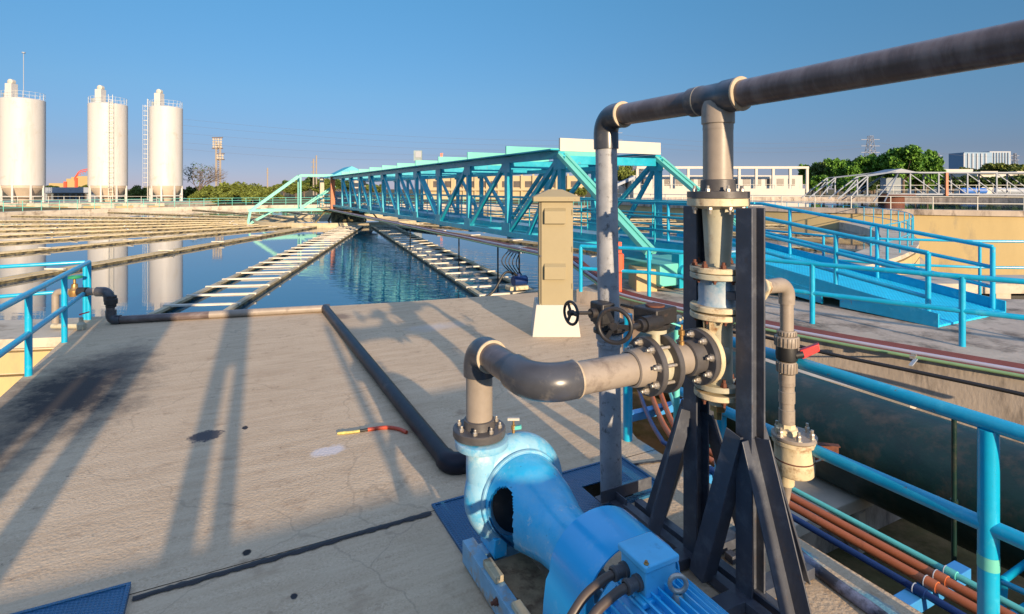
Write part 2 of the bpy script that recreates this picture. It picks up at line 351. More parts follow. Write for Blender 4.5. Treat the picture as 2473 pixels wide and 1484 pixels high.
def struct(o): o['kind'] = 'structure'; return o
def copy_tree(o, parent=None):
    c = o.copy(); COL.objects.link(c); WL[c] = WL.get(o)
    if parent is not None: c.parent = parent
    for ch in list(o.children): copy_tree(ch, c)
    return c
def arc(p, d0, d1, rad, n=10):
    """points of a quarter bend: corner p, arriving along d0, leaving along d1"""
    d0 = Vector(d0).normalized(); d1 = Vector(d1).normalized(); c = Vector(p)-d0*rad+d1*rad
    return [c - d1*rad*math.cos(t)+d0*rad*math.sin(t) for t in [math.pi/2*k/n for k in range(n+1)]]
def catmull(pts, n=8):
    pts = [Vector(p) for p in pts]; q = [pts[0]*2-pts[1]]+pts+[pts[-1]*2-pts[-2]]; out = []
    for i in range(1, len(q)-2):
        for k in range(n):
            t = k/n; a, b, c, d = q[i-1:i+3]
            out.append(.5*((2*b)+(c-a)*t+(2*a-5*b+4*c-d)*t*t+(3*b-a-3*c+d)*t**3))
    return out+[pts[-1]]
_bolt = None
def bolts(parent, c, d, rad, n, m, size=.011, ln=.028, phase=0., only=None, nm='bolt'):
    """hex bolts on a circle, heads pointing along d"""
    global _bolt
    if _bolt is None:
        b = MB().lathe((0, 0, 0), Z3, [(0, 1), (.8, 1), (1, .8), (1, 0), (1.5, 0), (1.5, -.15), (0, -.15)], 6); b.lathe((0, 0, 0), Z3, [(0, 1.8), (.55, 1.8), (.6, 1.7), (.6, .9)], 8)
        _bolt = bpy.data.meshes.new('bolt'); _bolt.from_pydata([tuple(p) for p in b.v], [], b.f)
    key = 'bolt_'+m.name
    me = bpy.data.meshes.get(key)
    if me is None: me = _bolt.copy(); me.name = key; me.materials.append(m)
    d = Vector(d).normalized(); ref = Z3 if abs(d.z) < .9 else U3
    a1 = (ref-d*ref.dot(d)).normalized(); a2 = d.cross(a1)
    for k in range(n):
        a = R(phase)+2*math.pi*k/n
        if only and not only(a1*math.cos(a)+a2*math.sin(a)): continue
        o = bpy.data.objects.new(nm, me); COL.objects.link(o); o.parent = parent
        o.location = Vector(c)+(a1*math.cos(a)+a2*math.sin(a))*rad-WL[parent]
        o.rotation_mode = 'QUATERNION'; o.rotation_quaternion = d.to_track_quat('Z', 'Y'); o.scale = (size, size, ln*.6)
        WL[o] = WL[parent]
def railing(name, label, pts, hs, rp, rr, m, posts=None, group=None, cat='railing', hpost=None):
    """pts: base points in order; a post at each index in posts; rails at heights hs follow every point"""
    t = thing(name, label, cat, pts[0], group)
    for i in (posts if posts is not None else range(len(pts))):
        p = Vector(pts[i]); MB().cyl(p, p+Z3*(hpost or max(hs)), rp, 14).build('post', m, t)
    for k, h in enumerate(hs):
        MB().tube([Vector(p)+Z3*h for p in pts], rr, 12).build('top_rail' if h == max(hs) else 'mid_rail', m, t)
    return t

# ------------------------------------------------------------------ setting: ground, tank, deck
C0 = Vector((-13.3, 45.0, 0)); RIN, ROUT = 36.0, 37.35; ZW = -.45
def ground():
    b = MB(); n = 90; ext = 60
    def hz(x, y):
        z = -1.2
        d = math.hypot(x-C0.x, y-C0.y)
        if d > 38: z += min(1, (d-38)/45)*1.15 if x < 10 else min(1, max(0, (y-70)/40))*1.0
        dd = math.hypot(x-26, (y-27)*1.0)
        k = max(0, 1-dd/17); z -= 3.4*min(1, k*2.2)
        if d < ROUT: z = -3.0
        return z
    xs = [-2500, -900, -400]+[-200+i*8 for i in range(24)]+[-8+i*1.0 for i in range(60)]+[52+i*8 for i in range(19)]+[400, 900, 2500]
    ys = [-300, -100, -40]+[-10+i*1.0 for i in range(60)]+[50+i*8 for i in range(24)]+[400, 900, 4000]
    vs = [Vector((x, y, hz(x, y))) for y in ys for x in xs]; w = len(xs)
    fs = [(j*w+i, j*w+i+1, (j+1)*w+i+1, (j+1)*w+i) for j in range(len(ys)-1) for i in range(w-1)]
    b.add(vs, fs); o = b.build('ground', M['ground'], ang=80); struct(o)
ground()
# water
b = MB(); N = 160
b.add([C0+Vector((RIN*math.cos(2*math.pi*k/N)*1.004, RIN*math.sin(2*math.pi*k/N)*1.004, ZW)) for k in range(N)], [tuple(range(N))])
struct(b.build('water', M['water'], smooth=False))
# round tank wall with its walkway rim
b = MB().lathe(C0, Z3, [(RIN, -2.6), (RIN, 0), (ROUT, 0), (ROUT, -.14), (ROUT-.12, -.18), (ROUT-.12, -.95), (ROUT+.25, -.98), (ROUT+.25, -1.08), (ROUT-.1, -1.12), (ROUT-.1, -5.0)], 200)
tk = thing('clarifier_tank', 'huge round concrete settling tank with cream outer wall and flat rim around blue water', 'tank', C0)
b.build('tank_wall', M['rim'], tk, ang=30)
def ring(r0, r1, z0, z1, m, nm, par): MB().lathe(C0, Z3, [(r0, z0), (r0, z1), (r1, z1), (r1, z0)], 96).build(nm, m, par, ang=30)
ring(6.75, 7.0, -1.2, -.14, M['launder'], 'inner_ring_wall', tk)
ring(ROUT-.10, ROUT+.02, -.50, -.2, M['tan'], 'outer_wall_face', tk); ring(ROUT-.10, ROUT+.02, -.93, -.55, M['tan'], 'outer_wall_face', tk)

# concrete deck (open trench below the checker plates is a real recess)
def deck():
    b = MB()
    def quad(pts, z=0): b.add([W(u, v, z) for u, v in pts], [tuple(range(len(pts)))])
    quad([(-7, -2.15), (-7, 3.2), (3.08, 3.2), (3.08, -2.15)])
    quad([(3.08, -2.15), (3.08, 1.30), (3.62, 1.30), (3.62, -2.15)]); quad([(3.08, 2.84), (3.08, 3.2), (3.62, 3.2), (3.62, 2.84)])
    cu, cv = UX*C0.x+UY*C0.y, VX*C0.x+VY*C0.y
    edge = [(3.62, -2.15), (3.62, 3.2), (3.85, 3.2), (4.05, 3.27), (4.3, 3.43), (4.7, 3.75), (5.35, 4.25), (8.2, 6.4), (9.2, 6.9)]
    arcp = [(cu-math.sqrt((RIN-.02)**2-(v-cv)**2), v) for v in [6.9-.3*i for i in range(31)] if v > -2.2]
    quad(edge+arcp[1:]+[(cu-math.sqrt((RIN-.02)**2-(-2.15-cv)**2), -2.15)], .004)
    # right-hand edge face and trench walls
    for (a, c) in zip([(-7, 3.2)]+edge[1:-1], edge[1:]):
        b.add([W(*a, .002), W(*c, .002), W(*c, -.45), W(*a, -.45)], [(0, 1, 2, 3)])
    b.add([W(-7, -2.15, 0), W(11, -2.15, 0), W(11, -2.15, -1.6), W(-7, -2.15, -1.6)], [(0, 1, 2, 3)])
    for (a, c) in (((3.08, 1.3), (3.62, 1.3)), ((3.08, 2.84), (3.62, 2.84)), ((3.08, 1.3), (3.08, 2.84)), ((3.62, 1.3), (3.62, 2.84))):
        b.add([W(*a, 0), W(*c, 0), W(*c, -.7), W(*a, -.7)], [(0, 1, 2, 3)])
    b.add([W(3.08, 1.3, -.7), W(3.62, 1.3, -.7), W(3.62, 2.84, -.7), W(3.08, 2.84, -.7)], [(0, 1, 2, 3)])
    for (a, c) in (((-7, 2.4), (9, 6.0)),):   # footing wall under the right edge
        b.add([W(-7, 3.0, -.45), W(3.8, 3.0, -.45), W(3.8, 3.0, -2), W(-7, 3.0, -2)], [(0, 1, 2, 3)])
        b.add([W(3.8, 3.0, -.45), W(9, 6.6, -.45), W(9, 6.6, -2), W(3.8, 3.0, -2)], [(0, 1, 2, 3)])
        b.add([W(-7, 3.0, -.45), W(-7, 3.2, -.45), W(3.85, 3.2, -.45), W(9, 6.9, -.45), W(9, 6.6, -.45), W(3.8, 3.0, -.45)], [(0, 1, 2, 3, 4, 5)])
    o = b.build('concrete_deck', M['concrete'], smooth=False); struct(o)
deck()
# ragged tar joint across the deck
def joint(u0, v0, u1, v1, n, w, nm, label):
    b = MB(); vs = []
    for i in range(n+1):
        t = i/n; u = u0+(u1-u0)*t; v = v0+(v1-v0)*t
        vs += [W(u-w*random.uniform(.5, 1.1), v, .006), W(u-w*.2, v, .013), W(u+w*.35, v, .012), W(u+w*random.uniform(.5, 1.1), v, .006)]
    b.add(vs, [(4*i+k, 4*i+k+1, 4*i+k+5, 4*i+k+4) for i in range(n) for k in range(3)])
    tag(b.build(nm, M['tar'], smooth=False), label, 'expansion joint')
joint(3.57, -.46, 3.60, 1.22, 60, .028, 'expansion_joint', 'black tar joint crossing the deck left of the blue pump')
joint(3.50, 2.85, 3.42, 3.2, 14, .02, 'expansion_joint', 'short dark joint running from the checker plate to the deck edge')

# checker plates over the trench
def plate(u0, u1, v0, v1, label, hole=None, z=.012):
    b = MB()
    if hole:
        a0, a1, c0, c1 = hole
        for (p, q, r, s) in ((u0, a0, v0, v1), (a1, u1, v0, v1), (a0, a1, v0, c0), (a0, a1, c1, v1)): b.uvbox(p, q, r, s, z-.008, z)
        for (p, q) in ((v0, c0), (c1, v1)): pass
    else: b.uvbox(u0, u1, v0, v1, z-.008, z)
    t = thing('floor_plate', label, 'floor plate', W((u0+u1)/2, (v0+v1)/2, z))
    b.build('sheet', M['plate'], t, smooth=False)
    f = MB()
    for (p, q, r, s) in ((u0-.02, u0, v0-.02, v1+.02), (u1, u1+.02, v0-.02, v1+.02), (u0, u1, v0-.02, v0), (u0, u1, v1, v1+.02)): f.uvbox(p, q, r, s, -.05, z+.006)
    f.build('edge_strip', M['plate'], t, smooth=False)
    return t
plate(3.06, 3.66, 1.27, 1.98, 'dark blue steel floor plate lying under the blue pump')
plate(3.10, 3.62, 2.02, 2.84, 'blue checker floor plate with a square hole around the standpipe foot', (3.14, 3.40, 2.31, 2.58))
plate(2.2, 3.66, -2.0, -.50, 'dark blue floor plate cut by the bottom left corner of the photo', None, .03)

# far deck with conduits on its edge, higher than the pump deck
ZD = .26
def fardeck():
    b = MB(); pl = [(1.25, 10.75), (1.97, 10.0), (3.49, 7.76), (5.33, 5.78), (7.6, 3.6), (13, 3.6), (13, 9.3), (8.9, 9.75), (7.4, 10.2), (6.4, 10.9), (5.4, 12.0), (2.4, 12.4)]
    n = len(pl); vs = [Vector((x, y, ZD)) for x, y in pl]+[Vector((x, y, -1.9)) for x, y in pl]
    b.add(vs, [tuple(range(n))]+[(i, (i+1) % n, n+(i+1) % n, n+i) for i in range(n)])
    struct(b.build('far_concrete_deck', M['concrete2'], smooth=False))
fardeck()
EDGE = [(1.25, 10.75), (1.97, 10.0), (3.49, 7.76), (5.33, 5.78), (7.6, 3.6)]
# lit concrete ledge at the foot of the far deck wall, and the dark culvert behind it
t = thing('concrete_ledge', 'pale concrete ledge caught by the sun behind the dark green main', 'ledge', G(2100, 950, -.35))
pA, pB = P(2000, 912, 6.2), P(2208, 978, 5.55); MB().bar(pA-Vector((.5, -.5, -.0)), pB, .3, .11).build('slab', M['rim'], t)
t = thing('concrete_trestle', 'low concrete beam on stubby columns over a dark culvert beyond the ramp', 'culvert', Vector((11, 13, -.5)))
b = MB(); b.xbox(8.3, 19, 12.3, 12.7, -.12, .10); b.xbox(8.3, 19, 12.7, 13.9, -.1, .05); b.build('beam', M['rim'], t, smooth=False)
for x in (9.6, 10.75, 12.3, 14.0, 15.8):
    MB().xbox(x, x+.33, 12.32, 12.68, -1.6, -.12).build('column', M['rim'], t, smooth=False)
b = MB(); b.xbox(8.3, 19, 13.7, 13.9, -3, -.1); b.xbox(8.1, 8.3, 12.4, 13.9, -3, -.05); b.xbox(8.3, 19, 12.4, 13.7, -1.7, -1.6); b.build('shade_backing', M['tar'], t, smooth=False)  # near-black panels painted in for the shade inside the culvert gap

# ------------------------------------------------------------------ launders
def launder_mesh():
    sides = MB()
    for sg in (-1, 1):
        x0, x1 = 7.05, RIN-.15; n = 96; vs = []
        for i in range(2*n+1):
            x = x0+(x1-x0)*i/(2*n); z = -.27 if i % 2 == 0 else -.335
            for (yy, zz) in ((sg*.69, -.62), (sg*.69, z), (sg*.73, z), (sg*.73, -.62)): vs.append(Vector((x, yy, zz)))
        sides.add(vs, [(4*i+k, 4*i+k+1, 4*i+5+k, 4*i+4+k) for i in range(2*n) for k in range(3)])
    top = MB()
    for sg in (-1, 1):
        top.box(Vector(((7.05+RIN-.15)/2, sg*.69, -.275)), RIN-.15-7.05, .12, .06, Vector((1, 0, 0)), Vector((0, 1, 0)))
    return sides, top
launder0 = thing('effluent_launder', '', 'launder', C0, 'launder troughs radiating across the tank')
sd, tp = launder_mesh()
for mb in (sd, tp): mb.v = [p+C0 for p in mb.v]
sd.build('weir_plate', M['algae'], launder0, smooth=False); tp.build('rim_strip', M['launder'], launder0, smooth=False)
bar0 = None; barmesh = None
def crossbar(t, x, wide=1.0):
    global barmesh
    if barmesh is None:
        o = MB().box(C0+Vector((0, 0, -.245)), .095, 1.56, .04, Vector((1, 0, 0)), Vector((0, 1, 0))).build('crossbar', M['barcream'], t, smooth=False); barmesh = o.data
    else:
        o = bpy.data.objects.new('crossbar', barmesh); COL.objects.link(o); o.parent = t
    o.location = (x, 0, random.uniform(-.006, .006)); o.rotation_euler = (0, 0, random.uniform(-.015, .015))
angs = [23.1, 11.4, -2.2, -17.5, -31.8, -46.2, -60.6, -75, -89.4, -103.8, -118.2, -132.6, -147, -161.4, -175.8, 37.5, 51.6, 66, 80.4, 94.8, 109.2, 123.6, 138, 152.4]
def slim_launder():
    t = thing('effluent_launder', 'long thin cream launder trough seen edge-on left of the two ladder-like troughs', 'launder', C0, 'launder troughs radiating across the tank')
    x0, x1 = 7.05, RIN-.15; L_ = x1-x0; xm = (x0+x1)/2; ex, ey = Vector((1, 0, 0)), Vector((0, 1, 0))
    for sg in (-1, 1):
        b = MB(); vs = []; n = 120
        for i in range(n+1):
            x = x0+L_*i/n; z = -.285 if i % 2 == 0 else -.33
            vs += [Vector((x, sg*.20, -.62)), Vector((x, sg*.20, z)), Vector((x, sg*.235, z)), Vector((x, sg*.235, -.62))]
        b.add(vs, [(4*i+k, 4*i+k+1, 4*i+5+k, 4*i+4+k) for i in range(n) for k in range(3)]); b.v = [p+C0 for p in b.v]; b.build('weir_plate', M['algae'], t, smooth=False)
        MB().box(C0+Vector((xm, sg*.18, -.27)), L_, .09, .05, ex, ey).build('rim_strip', M['launder'], t, smooth=False)
    b = MB()
    for x in (9.5, 14, 18.5, 23, 27.5, 32): MB().box(C0+Vector((x+random.uniform(-1, 1), 0, -.22)), .1, .62, .04, ex, ey).build('crossbar', M['barcream'], t, smooth=False)
    return t
slim0 = slim_launder()
for i, a in enumerate(angs):
    o = launder0 if i == 0 else copy_tree(launder0) if i == 1 else slim0 if i == 2 else copy_tree(slim0)
    o.rotation_euler = (0, 0, R(a-90)); o.location.z = -.085
    o['label'] = ('cream launder trough beside the turquoise bridge, its bars over dark rippled water' if i == 0 else
                  'cream ladder-like launder trough rising from the deck left of the bridge reflection' if i == 1 else
                  'long thin cream launder trough seen edge-on left of the two ladder-like troughs')
    if i > 14: o['label'] = 'long thin cream launder trough on the far right side of the bridge'
    if i == 1: second_launder = o
    if i < 2:      # the two nearest troughs run a little off the centre, leaving a gap at the ring
        px_, py_, ang_ = ((0.0, 13.3, 19.6), (-6.75, 12.0, 9.3))[i]
        d_ = Vector((math.sin(R(ang_)), -math.cos(R(ang_)), 0)); lc_ = Vector((px_, py_, 0))-d_*(RIN-.15-1.7)
        o.rotation_euler = (0, 0, R(ang_-90)); o.location = (lc_.x, lc_.y, -.085)
for o in (launder0, second_launder):
    x = 7.6
    while x < RIN-.3: crossbar(o, x); x += 1.2

# ------------------------------------------------------------------ turquoise scraper bridge
VN, VF = 7.1, 10.1; ZB, ZT = .92, 3.02; US = [11.3+2.88*k for k in range(11)]
br = thing('scraper_bridge', 'long turquoise truss bridge with upright panels on top reaching to the tank centre', 'bridge', W(11.3, 8.6, 0))
for v, nm in ((VN, 'near'), (VF, 'far')):
    MB().bar(W(8.2, v, ZB), W(44, v, ZB+.03), .16, .14).build('bottom_chord', M['teal'], br)
    b = MB().bar(W(11.3, v, ZT), W(44, v, ZT), .18, .16); b.bar(W(11.3, v-.10, ZT+.12), W(44, v-.10, ZT+.12), .42, .03); b.build('top_chord', M['teal'], br)
    for k, u in enumerate(US):
        pb_ = MB().bar(W(u, v, ZB), W(u, v, ZT), .13, .17, U3)
        for zz in (ZB+.17, ZT-.20): pb_.uvbox(u-.26, u+.26, v-.075, v-.066, zz-.15, zz+.15)
        pb_.build('post', M['teal'], br)
        if k < len(US)-1:
            u2 = US[k+1]
            a, c = ((u2, ZB), (u, ZT)) if k < 3 else ((u2, ZT), (u, ZB))
            MB().bar(W(a[0], v, a[1]), W(c[0], v, c[1]), .10, .12, V3).build('diagonal', M['teal'], br)
    # raking end leg down to the carriage
    b = MB(); b.bar(W(11.3, v-.08, ZT), W(8.15, v-.08, ZB+.08), .09, .09); b.bar(W(11.3, v+.10, ZT), W(8.15, v+.10, ZB+.08), .09, .09); b.bar(W(11.3, v, ZT), W(8.15, v, ZB+.08), .17, .03); b.build('end_leg', M['mint'], br)
    MB().bar(W(11.3, v, ZT-.1), W(13.0 if v == VN else 12.9, v, ZB), .09, .1).build('diagonal', M['teal'], br)
for k, u in enumerate(US):
    b = MB().uvbox(u-.03, u+.03, VN-.06, VF+.06, ZT+.09, ZT+.40); up_ = b.build('upright_panel', M['white'] if k == 0 else M['mint'], br, smooth=False)
    if k == 0: up_['label'] = 'white upright panel at the near end of the bridge'
    MB().uvbox(u-.05, u+.05, VN, VF, ZT-.22, ZT-.02).build('cross_beam', M['teal'], br)
b = MB(); b.uvbox(8.2, 44, 8.5, VF+.05, ZB-.18, ZB-.10)
for u_ in US: b.uvbox(u_-.06, u_+.06, VN, 8.5, ZB-.14, ZB-.02)
b.build('floor_sheet', M['teal'], br, smooth=False)
b = MB(); b.uvbox(8.2, 44, 8.75, 10.0, ZB-.04, ZB-.005); b.build('walkway', M['frameblue'], br, smooth=False)
for v in (8.75, 10.0):
    b = MB(); b.uvbox(8.2, 44, v-.01, v+.01, ZB-.12, ZB+.06)
    for h in (.35, .65, .98): b.tube([W(8.2, v, ZB+h), W(44, v, ZB+h)], .022, 8)
    for k in range(24): b.cyl(W(8.4+1.5*k, v, ZB), W(8.4+1.5*k, v, ZB+.98), .02, 8)
    b.build('handrail', M['teal'], br)
# drives, ducts and boxes hung in the roof of the bridge
b = MB()
for u in (15.6, 20.0, 25.5): b.uvbox(u, u+.5, 8.0, 8.5, ZT-.34, ZT-.2)
b.uvbox(12.2, 43, 9.3, 9.5, ZT-.30, ZT-.18); b.build('cable_duct', M['teal'], br, smooth=False)
b = MB(); b.uvbox(8.0, 9.2, VN+.1, VF-.1, .36, .78); b.build('end_carriage', M['mint'], br, smooth=False, bevel=.02)
for v in (VN+.35, VF-.6): MB().cyl(W(8.6, v-.08, .28), W(8.6, v+.08, .28), .27, 24).build('carriage_wheel', M['rubber'], br)
b = MB(); b.uvbox(7.98, 8.18, VN+.55, VN+.75, .3, .95); b.cyl(W(7.9, VN+.65, .62), W(8.3, VN+.65, .62), .13); b.build('drive_motor', M['teal'], br)
# centre tower under the bridge head
ct = thing('centre_pier', 'dark rusty centre column under the bridge head with pale posts and gabled turquoise hood', 'pier', C0)
MB().lathe(C0, Z3, [(1.3, -2), (1.3, .25), (1.9, .35), (1.9, .55), (0, .55)], 24).build('pier', M['algae'], ct)
b = MB(); b.lathe(C0, Z3, [(2.4, .62), (2.4, .74), (0, .74)], 32); b.build('platform', M['launder'], ct)
for (du, dv) in ((-2.2, -1.55), (-2.2, .2), (1.6, -1.8), (1.6, 1.6)):
    p = C0+U3*du+V3*dv; MB().box(p+Z3*1.9, .32, .32, 2.5).build('post', M['orange'] if dv < 0 and du < 0 else M['rim'], ct)
for k in range(5):
    a = k*1.256; p = C0+Vector((math.cos(a)*1.7, math.sin(a)*1.7, 0)); MB().bar(p+Z3*.6, p*1.0+Vector((math.cos(a)*1.2, math.sin(a)*1.2, -.8)), .1, .1).build('strut', M['algae'], ct)
q = [C0-V3*1.75+Z3*3.1, C0-V3*.0+Z3*4.0, C0+V3*1.9+Z3*3.1]
b = MB(); b.extrude([p-U3*1.6 for p in q], U3*3.4); b.build('gabled_hood', M['teal'], ct, smooth=False)
MB().box(C0-V3*.3+Z3*1.4, 2.2, 1.8, 1.2).build('gear_housing', M['roofgrey'], ct, bevel=.05)
rl = MB()
for h in (.4, .7, 1.0): rl.torus(C0+Z3*(.74+h), Z3, 2.35, .025, 32, 6)
for k in range(14): a = 2*math.pi*k/14; p = C0+Vector((2.35*math.cos(a), 2.35*math.sin(a), .74)); rl.cyl(p, p+Z3, .022, 6)
rl.build('handrail', M['teal'], ct)
# skimmer arm: mint frame on the far left of the centre
sk = thing('skimmer_frame', 'pale mint steel frame arm standing over the water left of the bridge head', 'frame', C0-V3*5)
for du in (-.75, .75):
    p = lambda dv, z: C0+U3*du+V3*dv+Z3*z
    MB().bar(p(-1.2, 3.28), p(-3.7, 3.25), .16, .16).build('top_bar', M['mint'], sk)
    MB().bar(p(-3.7, 3.25), p(-7.1, .62), .16, .16).build('sloping_bar', M['mint'], sk)
    MB().bar(p(-1.2, .6), p(-7.3, .6), .15, .18).build('bottom_bar', M['mint'], sk)
    MB().bar(p(-3.7, 3.25), p(-3.7, .6), .12, .12, U3).build('post', M['mint'], sk)
    MB().bar(p(-1.1, 2.4), p(-3.7, .65), .1, .1).build('brace', M['mint'], sk)
    b = MB(); b.bar(p(-7.15, .65), p(-7.35, -.5), .12, .12, U3); b.bar(p(-7.3, -.45), p(-5.6, .55), .08, .08); b.build('leg', M['mint'], sk)
for dv, z in ((-3.7, 3.25), (-7.1, .62), (-1.3, 3.28), (-3.7, .6)):
    MB().bar(C0-U3*.75+V3*dv+Z3*z, C0+U3*.75+V3*dv+Z3*z, .12, .12).build('cross_bar', M['mint'], sk)
# dipping rods under the bridge
rods = thing('scraper_rods', 'dark hanging scraper rods and cables dipping into the water under the bridge', 'scraper', W(13, 7.0, 0))
for (u, v, l) in ((17.0, 6.72, 1.5), (14.0, 6.7, 1.4), (22.5, 6.72, 1.4), (13.1, 6.9, 1.35)):
    MB().cyl(W(u, v, .7), W(u, v, .7-l), .022, 8).build('rod', M['rubber'], rods)
b = MB()
for k in range(5): b.tube(catmull([W(12.6+.12*k, 6.75, .72), W(12.6+.15*k, 6.55-.03*k, .3), W(12.5+.14*k, 6.7, -.1), W(12.6, 6.8, -.6)]), .014, 6)
b.build('cable_bundle', M['rubber'], rods)
MB().uvbox(12.5, 13.1, 6.55, 6.8, .55, .72).build('junction_box', M['galv'], rods, smooth=False)

fp = W(11.9, 6.2, -.3)
ft_ = thing('floating_pump', 'small orange raft with a blue pump lying across the near end of the right launder', 'pump', fp)
MB().box(fp+Z3*.12, .30, .5, .10).build('raft', M['cast'], ft_, smooth=False, bevel=.02)
b = MB(); b.cyl(fp-V3*.1+Z3*.28, fp+V3*.25+Z3*.28, .12); b.cyl(fp+Z3*.2+V3*.05, fp+Z3*.45+V3*.05, .05); b.build('pump_body', M['navy'], ft_)
MB().tube(catmull([fp+Z3*.4+V3*.05, fp+Z3*.5-V3*.3, fp+Z3*.1-V3*.6, fp-Z3*.1-V3*.9]), .03, 8).build('hose', M['rubber'], ft_)

# conduits: along the bridge side, down to the far deck and along its edge
def runline(off, dz, lateral):
    pts = [W(43, 6.80-off*.5, .70+dz), W(20, 6.80-off*.5, .70+dz), W(10.6, 6.80-off*.5, .70+dz), W(9.0, 6.62-off*.4, .45+dz)]
    e = []
    for i, (x, y) in enumerate(EDGE):
        nrm = Vector((-.70, -.71, 0)); e.append(Vector((x, y, ZD))+nrm*lateral+Z3*(.03+dz*.4))
    e[0] = e[0]*.4+W(9.0, 6.55-off*.4, .36)*.6
    return pts[:3]+catmull([pts[2]-U3*.4, pts[3]]+e[1:], 10)
g = 'conduits running off the bridge along the far deck edge'
for k in range(4):
    o = MB().tube(runline(.10*k, .0, -.30+.055*k), .019, 10).build('conduit', M['redc'])
    tag(o, 'thin brown-red conduit, one of four side by side along the far deck edge', 'conduit', g)
tag(MB().tube(runline(.46, .0, -.05), .022, 12).build('conduit', M['lav']), 'pale lavender conduit beside the four brown-red ones on the far deck edge', 'conduit', g)
tag(MB().tube(runline(.52, -.04, .03), .018, 10).build('conduit', M['redc']), 'single brown-red conduit just below the pale lavender one', 'conduit', g)
tag(MB().tube(runline(.58, -.06, .07), .020, 12).build('conduit', M['greenc']), 'pale green conduit outermost on the far deck edge', 'conduit', g)
pts = [P(1500, 737, 10.0), P(1700, 790, 8.2), P(1840, 813, 7.3), P(1990, 852, 6.7), P(2200, 896, 6.1), P(2473, 954, 5.45), P(2700, 1010, 5.0)]
tag(MB().tube(catmull(pts), .022, 10).build('hanging_cable', M['rubber']), 'black cable sagging below the green conduit on the far deck wall', 'cable')
cl = thing('conduit_clamp', 'galvanised strut clamp holding the conduits on the far deck edge', 'clamp', Vector((4.7, 6.35, ZD)))
for (x, y) in ((1.0-.02, 0),):
    p = Vector((4.60, 6.33, ZD)); b = MB(); b.box(p+Vector((-.02, -.02, -.01)), .5, .035, .015, Vector((.70, .71, 0)), Vector((-.71, .70, 0))); b.build('strut', M['galv'], cl)
    for k in (-.17, -.08): MB().box(p+Vector((k*.7, k*.71, .06)), .03, .05, .035, Vector((.70, .71, 0)), Vector((-.71, .70, 0))).build('clip', M['steel'], cl)

# ------------------------------------------------------------------ far-deck ramp with rails
rp = thing('access_ramp', 'bright blue checker-plate ramp with tube handrails sloping down from the bridge', 'ramp', W(6, 9.9, ZD))
v0, v1 = 8.86, 10.75; ua, za, ub, zb2 = 8.6, .90, 4.2, ZD+.035
def rz(u): return zb2+(za-zb2)*max(0, min(1, (u-ub)/(ua-ub)))
vs = [W(u, v, rz(u)+dz) for u in (ub, ua, 11.5) for v in (v0, v1) for dz in (0, -.03)]
b = MB().add(vs, [(0, 2, 6, 4), (1, 3, 7, 5), (4, 6, 10, 8), (5, 7, 11, 9), (0, 1, 3, 2), (0, 1, 5, 4), (2, 3, 7, 6)]); b.build('ramp_plate', M['ramp'], rp, smooth=False)
for v in (v0, v1):
    b = MB(); sgn = -1 if v == v0 else 1
    poly = [W(ub, v, ZD+.002), W(ub, v, rz(ub)+.16), W(ua, v, za+.12), W(11.3, v, za+.12), W(11.3, v, za-.16), W(ua, v, za-.16), W(5.6, v, ZD+.14), W(5.6, v, ZD+.03)]
    b.extrude(poly, V3*.035*sgn); b.build('stringer', M['blue'], rp, smooth=False)
b = MB(); b.extrude([W(5.9, v0-.05, ZD+.22), W(5.9, v0-.05, ZD+.03), W(8.4, v0-.05, ZD+.25), W(8.4, v0-.05, ZD+.55)], V3*.04); b.build('bottom_stringer', M['blue'], rp, smooth=False)
def ramprail(v, us):
    f = lambda u, h: W(u, v, rz(u)+h)
    for u in us: MB().cyl(f(u, .0), f(u, .97), .036, 14).build('post', M['blue'], rp)
    for h in (.97, .65, .34):
        pts = [f(us[0], h), f(ua, h), f(10.9, h)]
        MB().tube(pts, .032 if h < .9 else .036, 12).build('handrail', M['blue'], rp)
ramprail(v0+.02, (4.35, 5.7, 7.5, 9.6)); ramprail(v1-.02, (4.35, 6.1, 7.9, 10.0))
# railing along the far deck edge
pe = [Vector((1.30, 10.5, ZD)), Vector((2.46, 9.96, ZD)), Vector((4.33, 8.0, ZD)), Vector((5.55, 6.84, ZD)), Vector((7.6, 5.0, ZD))]
railing('guard_railing', 'blue two-rail railing on the far deck edge in front of the ramp', pe, (.44, .86), .036, .034, M['blue'])
# far railing behind the ramp and on round the rim to the right
rim = lambda deg, rr=ROUT-.2: C0+Vector((rr*math.sin(R(deg)), -rr*math.cos(R(deg)), 0))
pb = [W(9.4, 11.2, ZD), Vector((6.4, 11.4, ZD)), Vector((7.2, 10.65, ZD)), Vector((8.6, 10.2, ZD)), Vector((11.5, 10.0, ZD))]
railing('guard_railing', 'low blue railing at the back of the far deck behind the ramp', pb, (.5, .98), .026, .024, M['blue'])
t0 = 40.5
railing('guard_railing', 'long curved blue railing following the tank rim away to the right', [rim(t0+2.7*i) for i in range(40)], (.5, 1.05), .026, .022, M['blue'])
railing('guard_railing', 'pale teal railing on the distant rim below the silos', [rim(134+2.6*i) for i in range(56)], (.35, .68, 1.0), .03, .024, M['mint'])
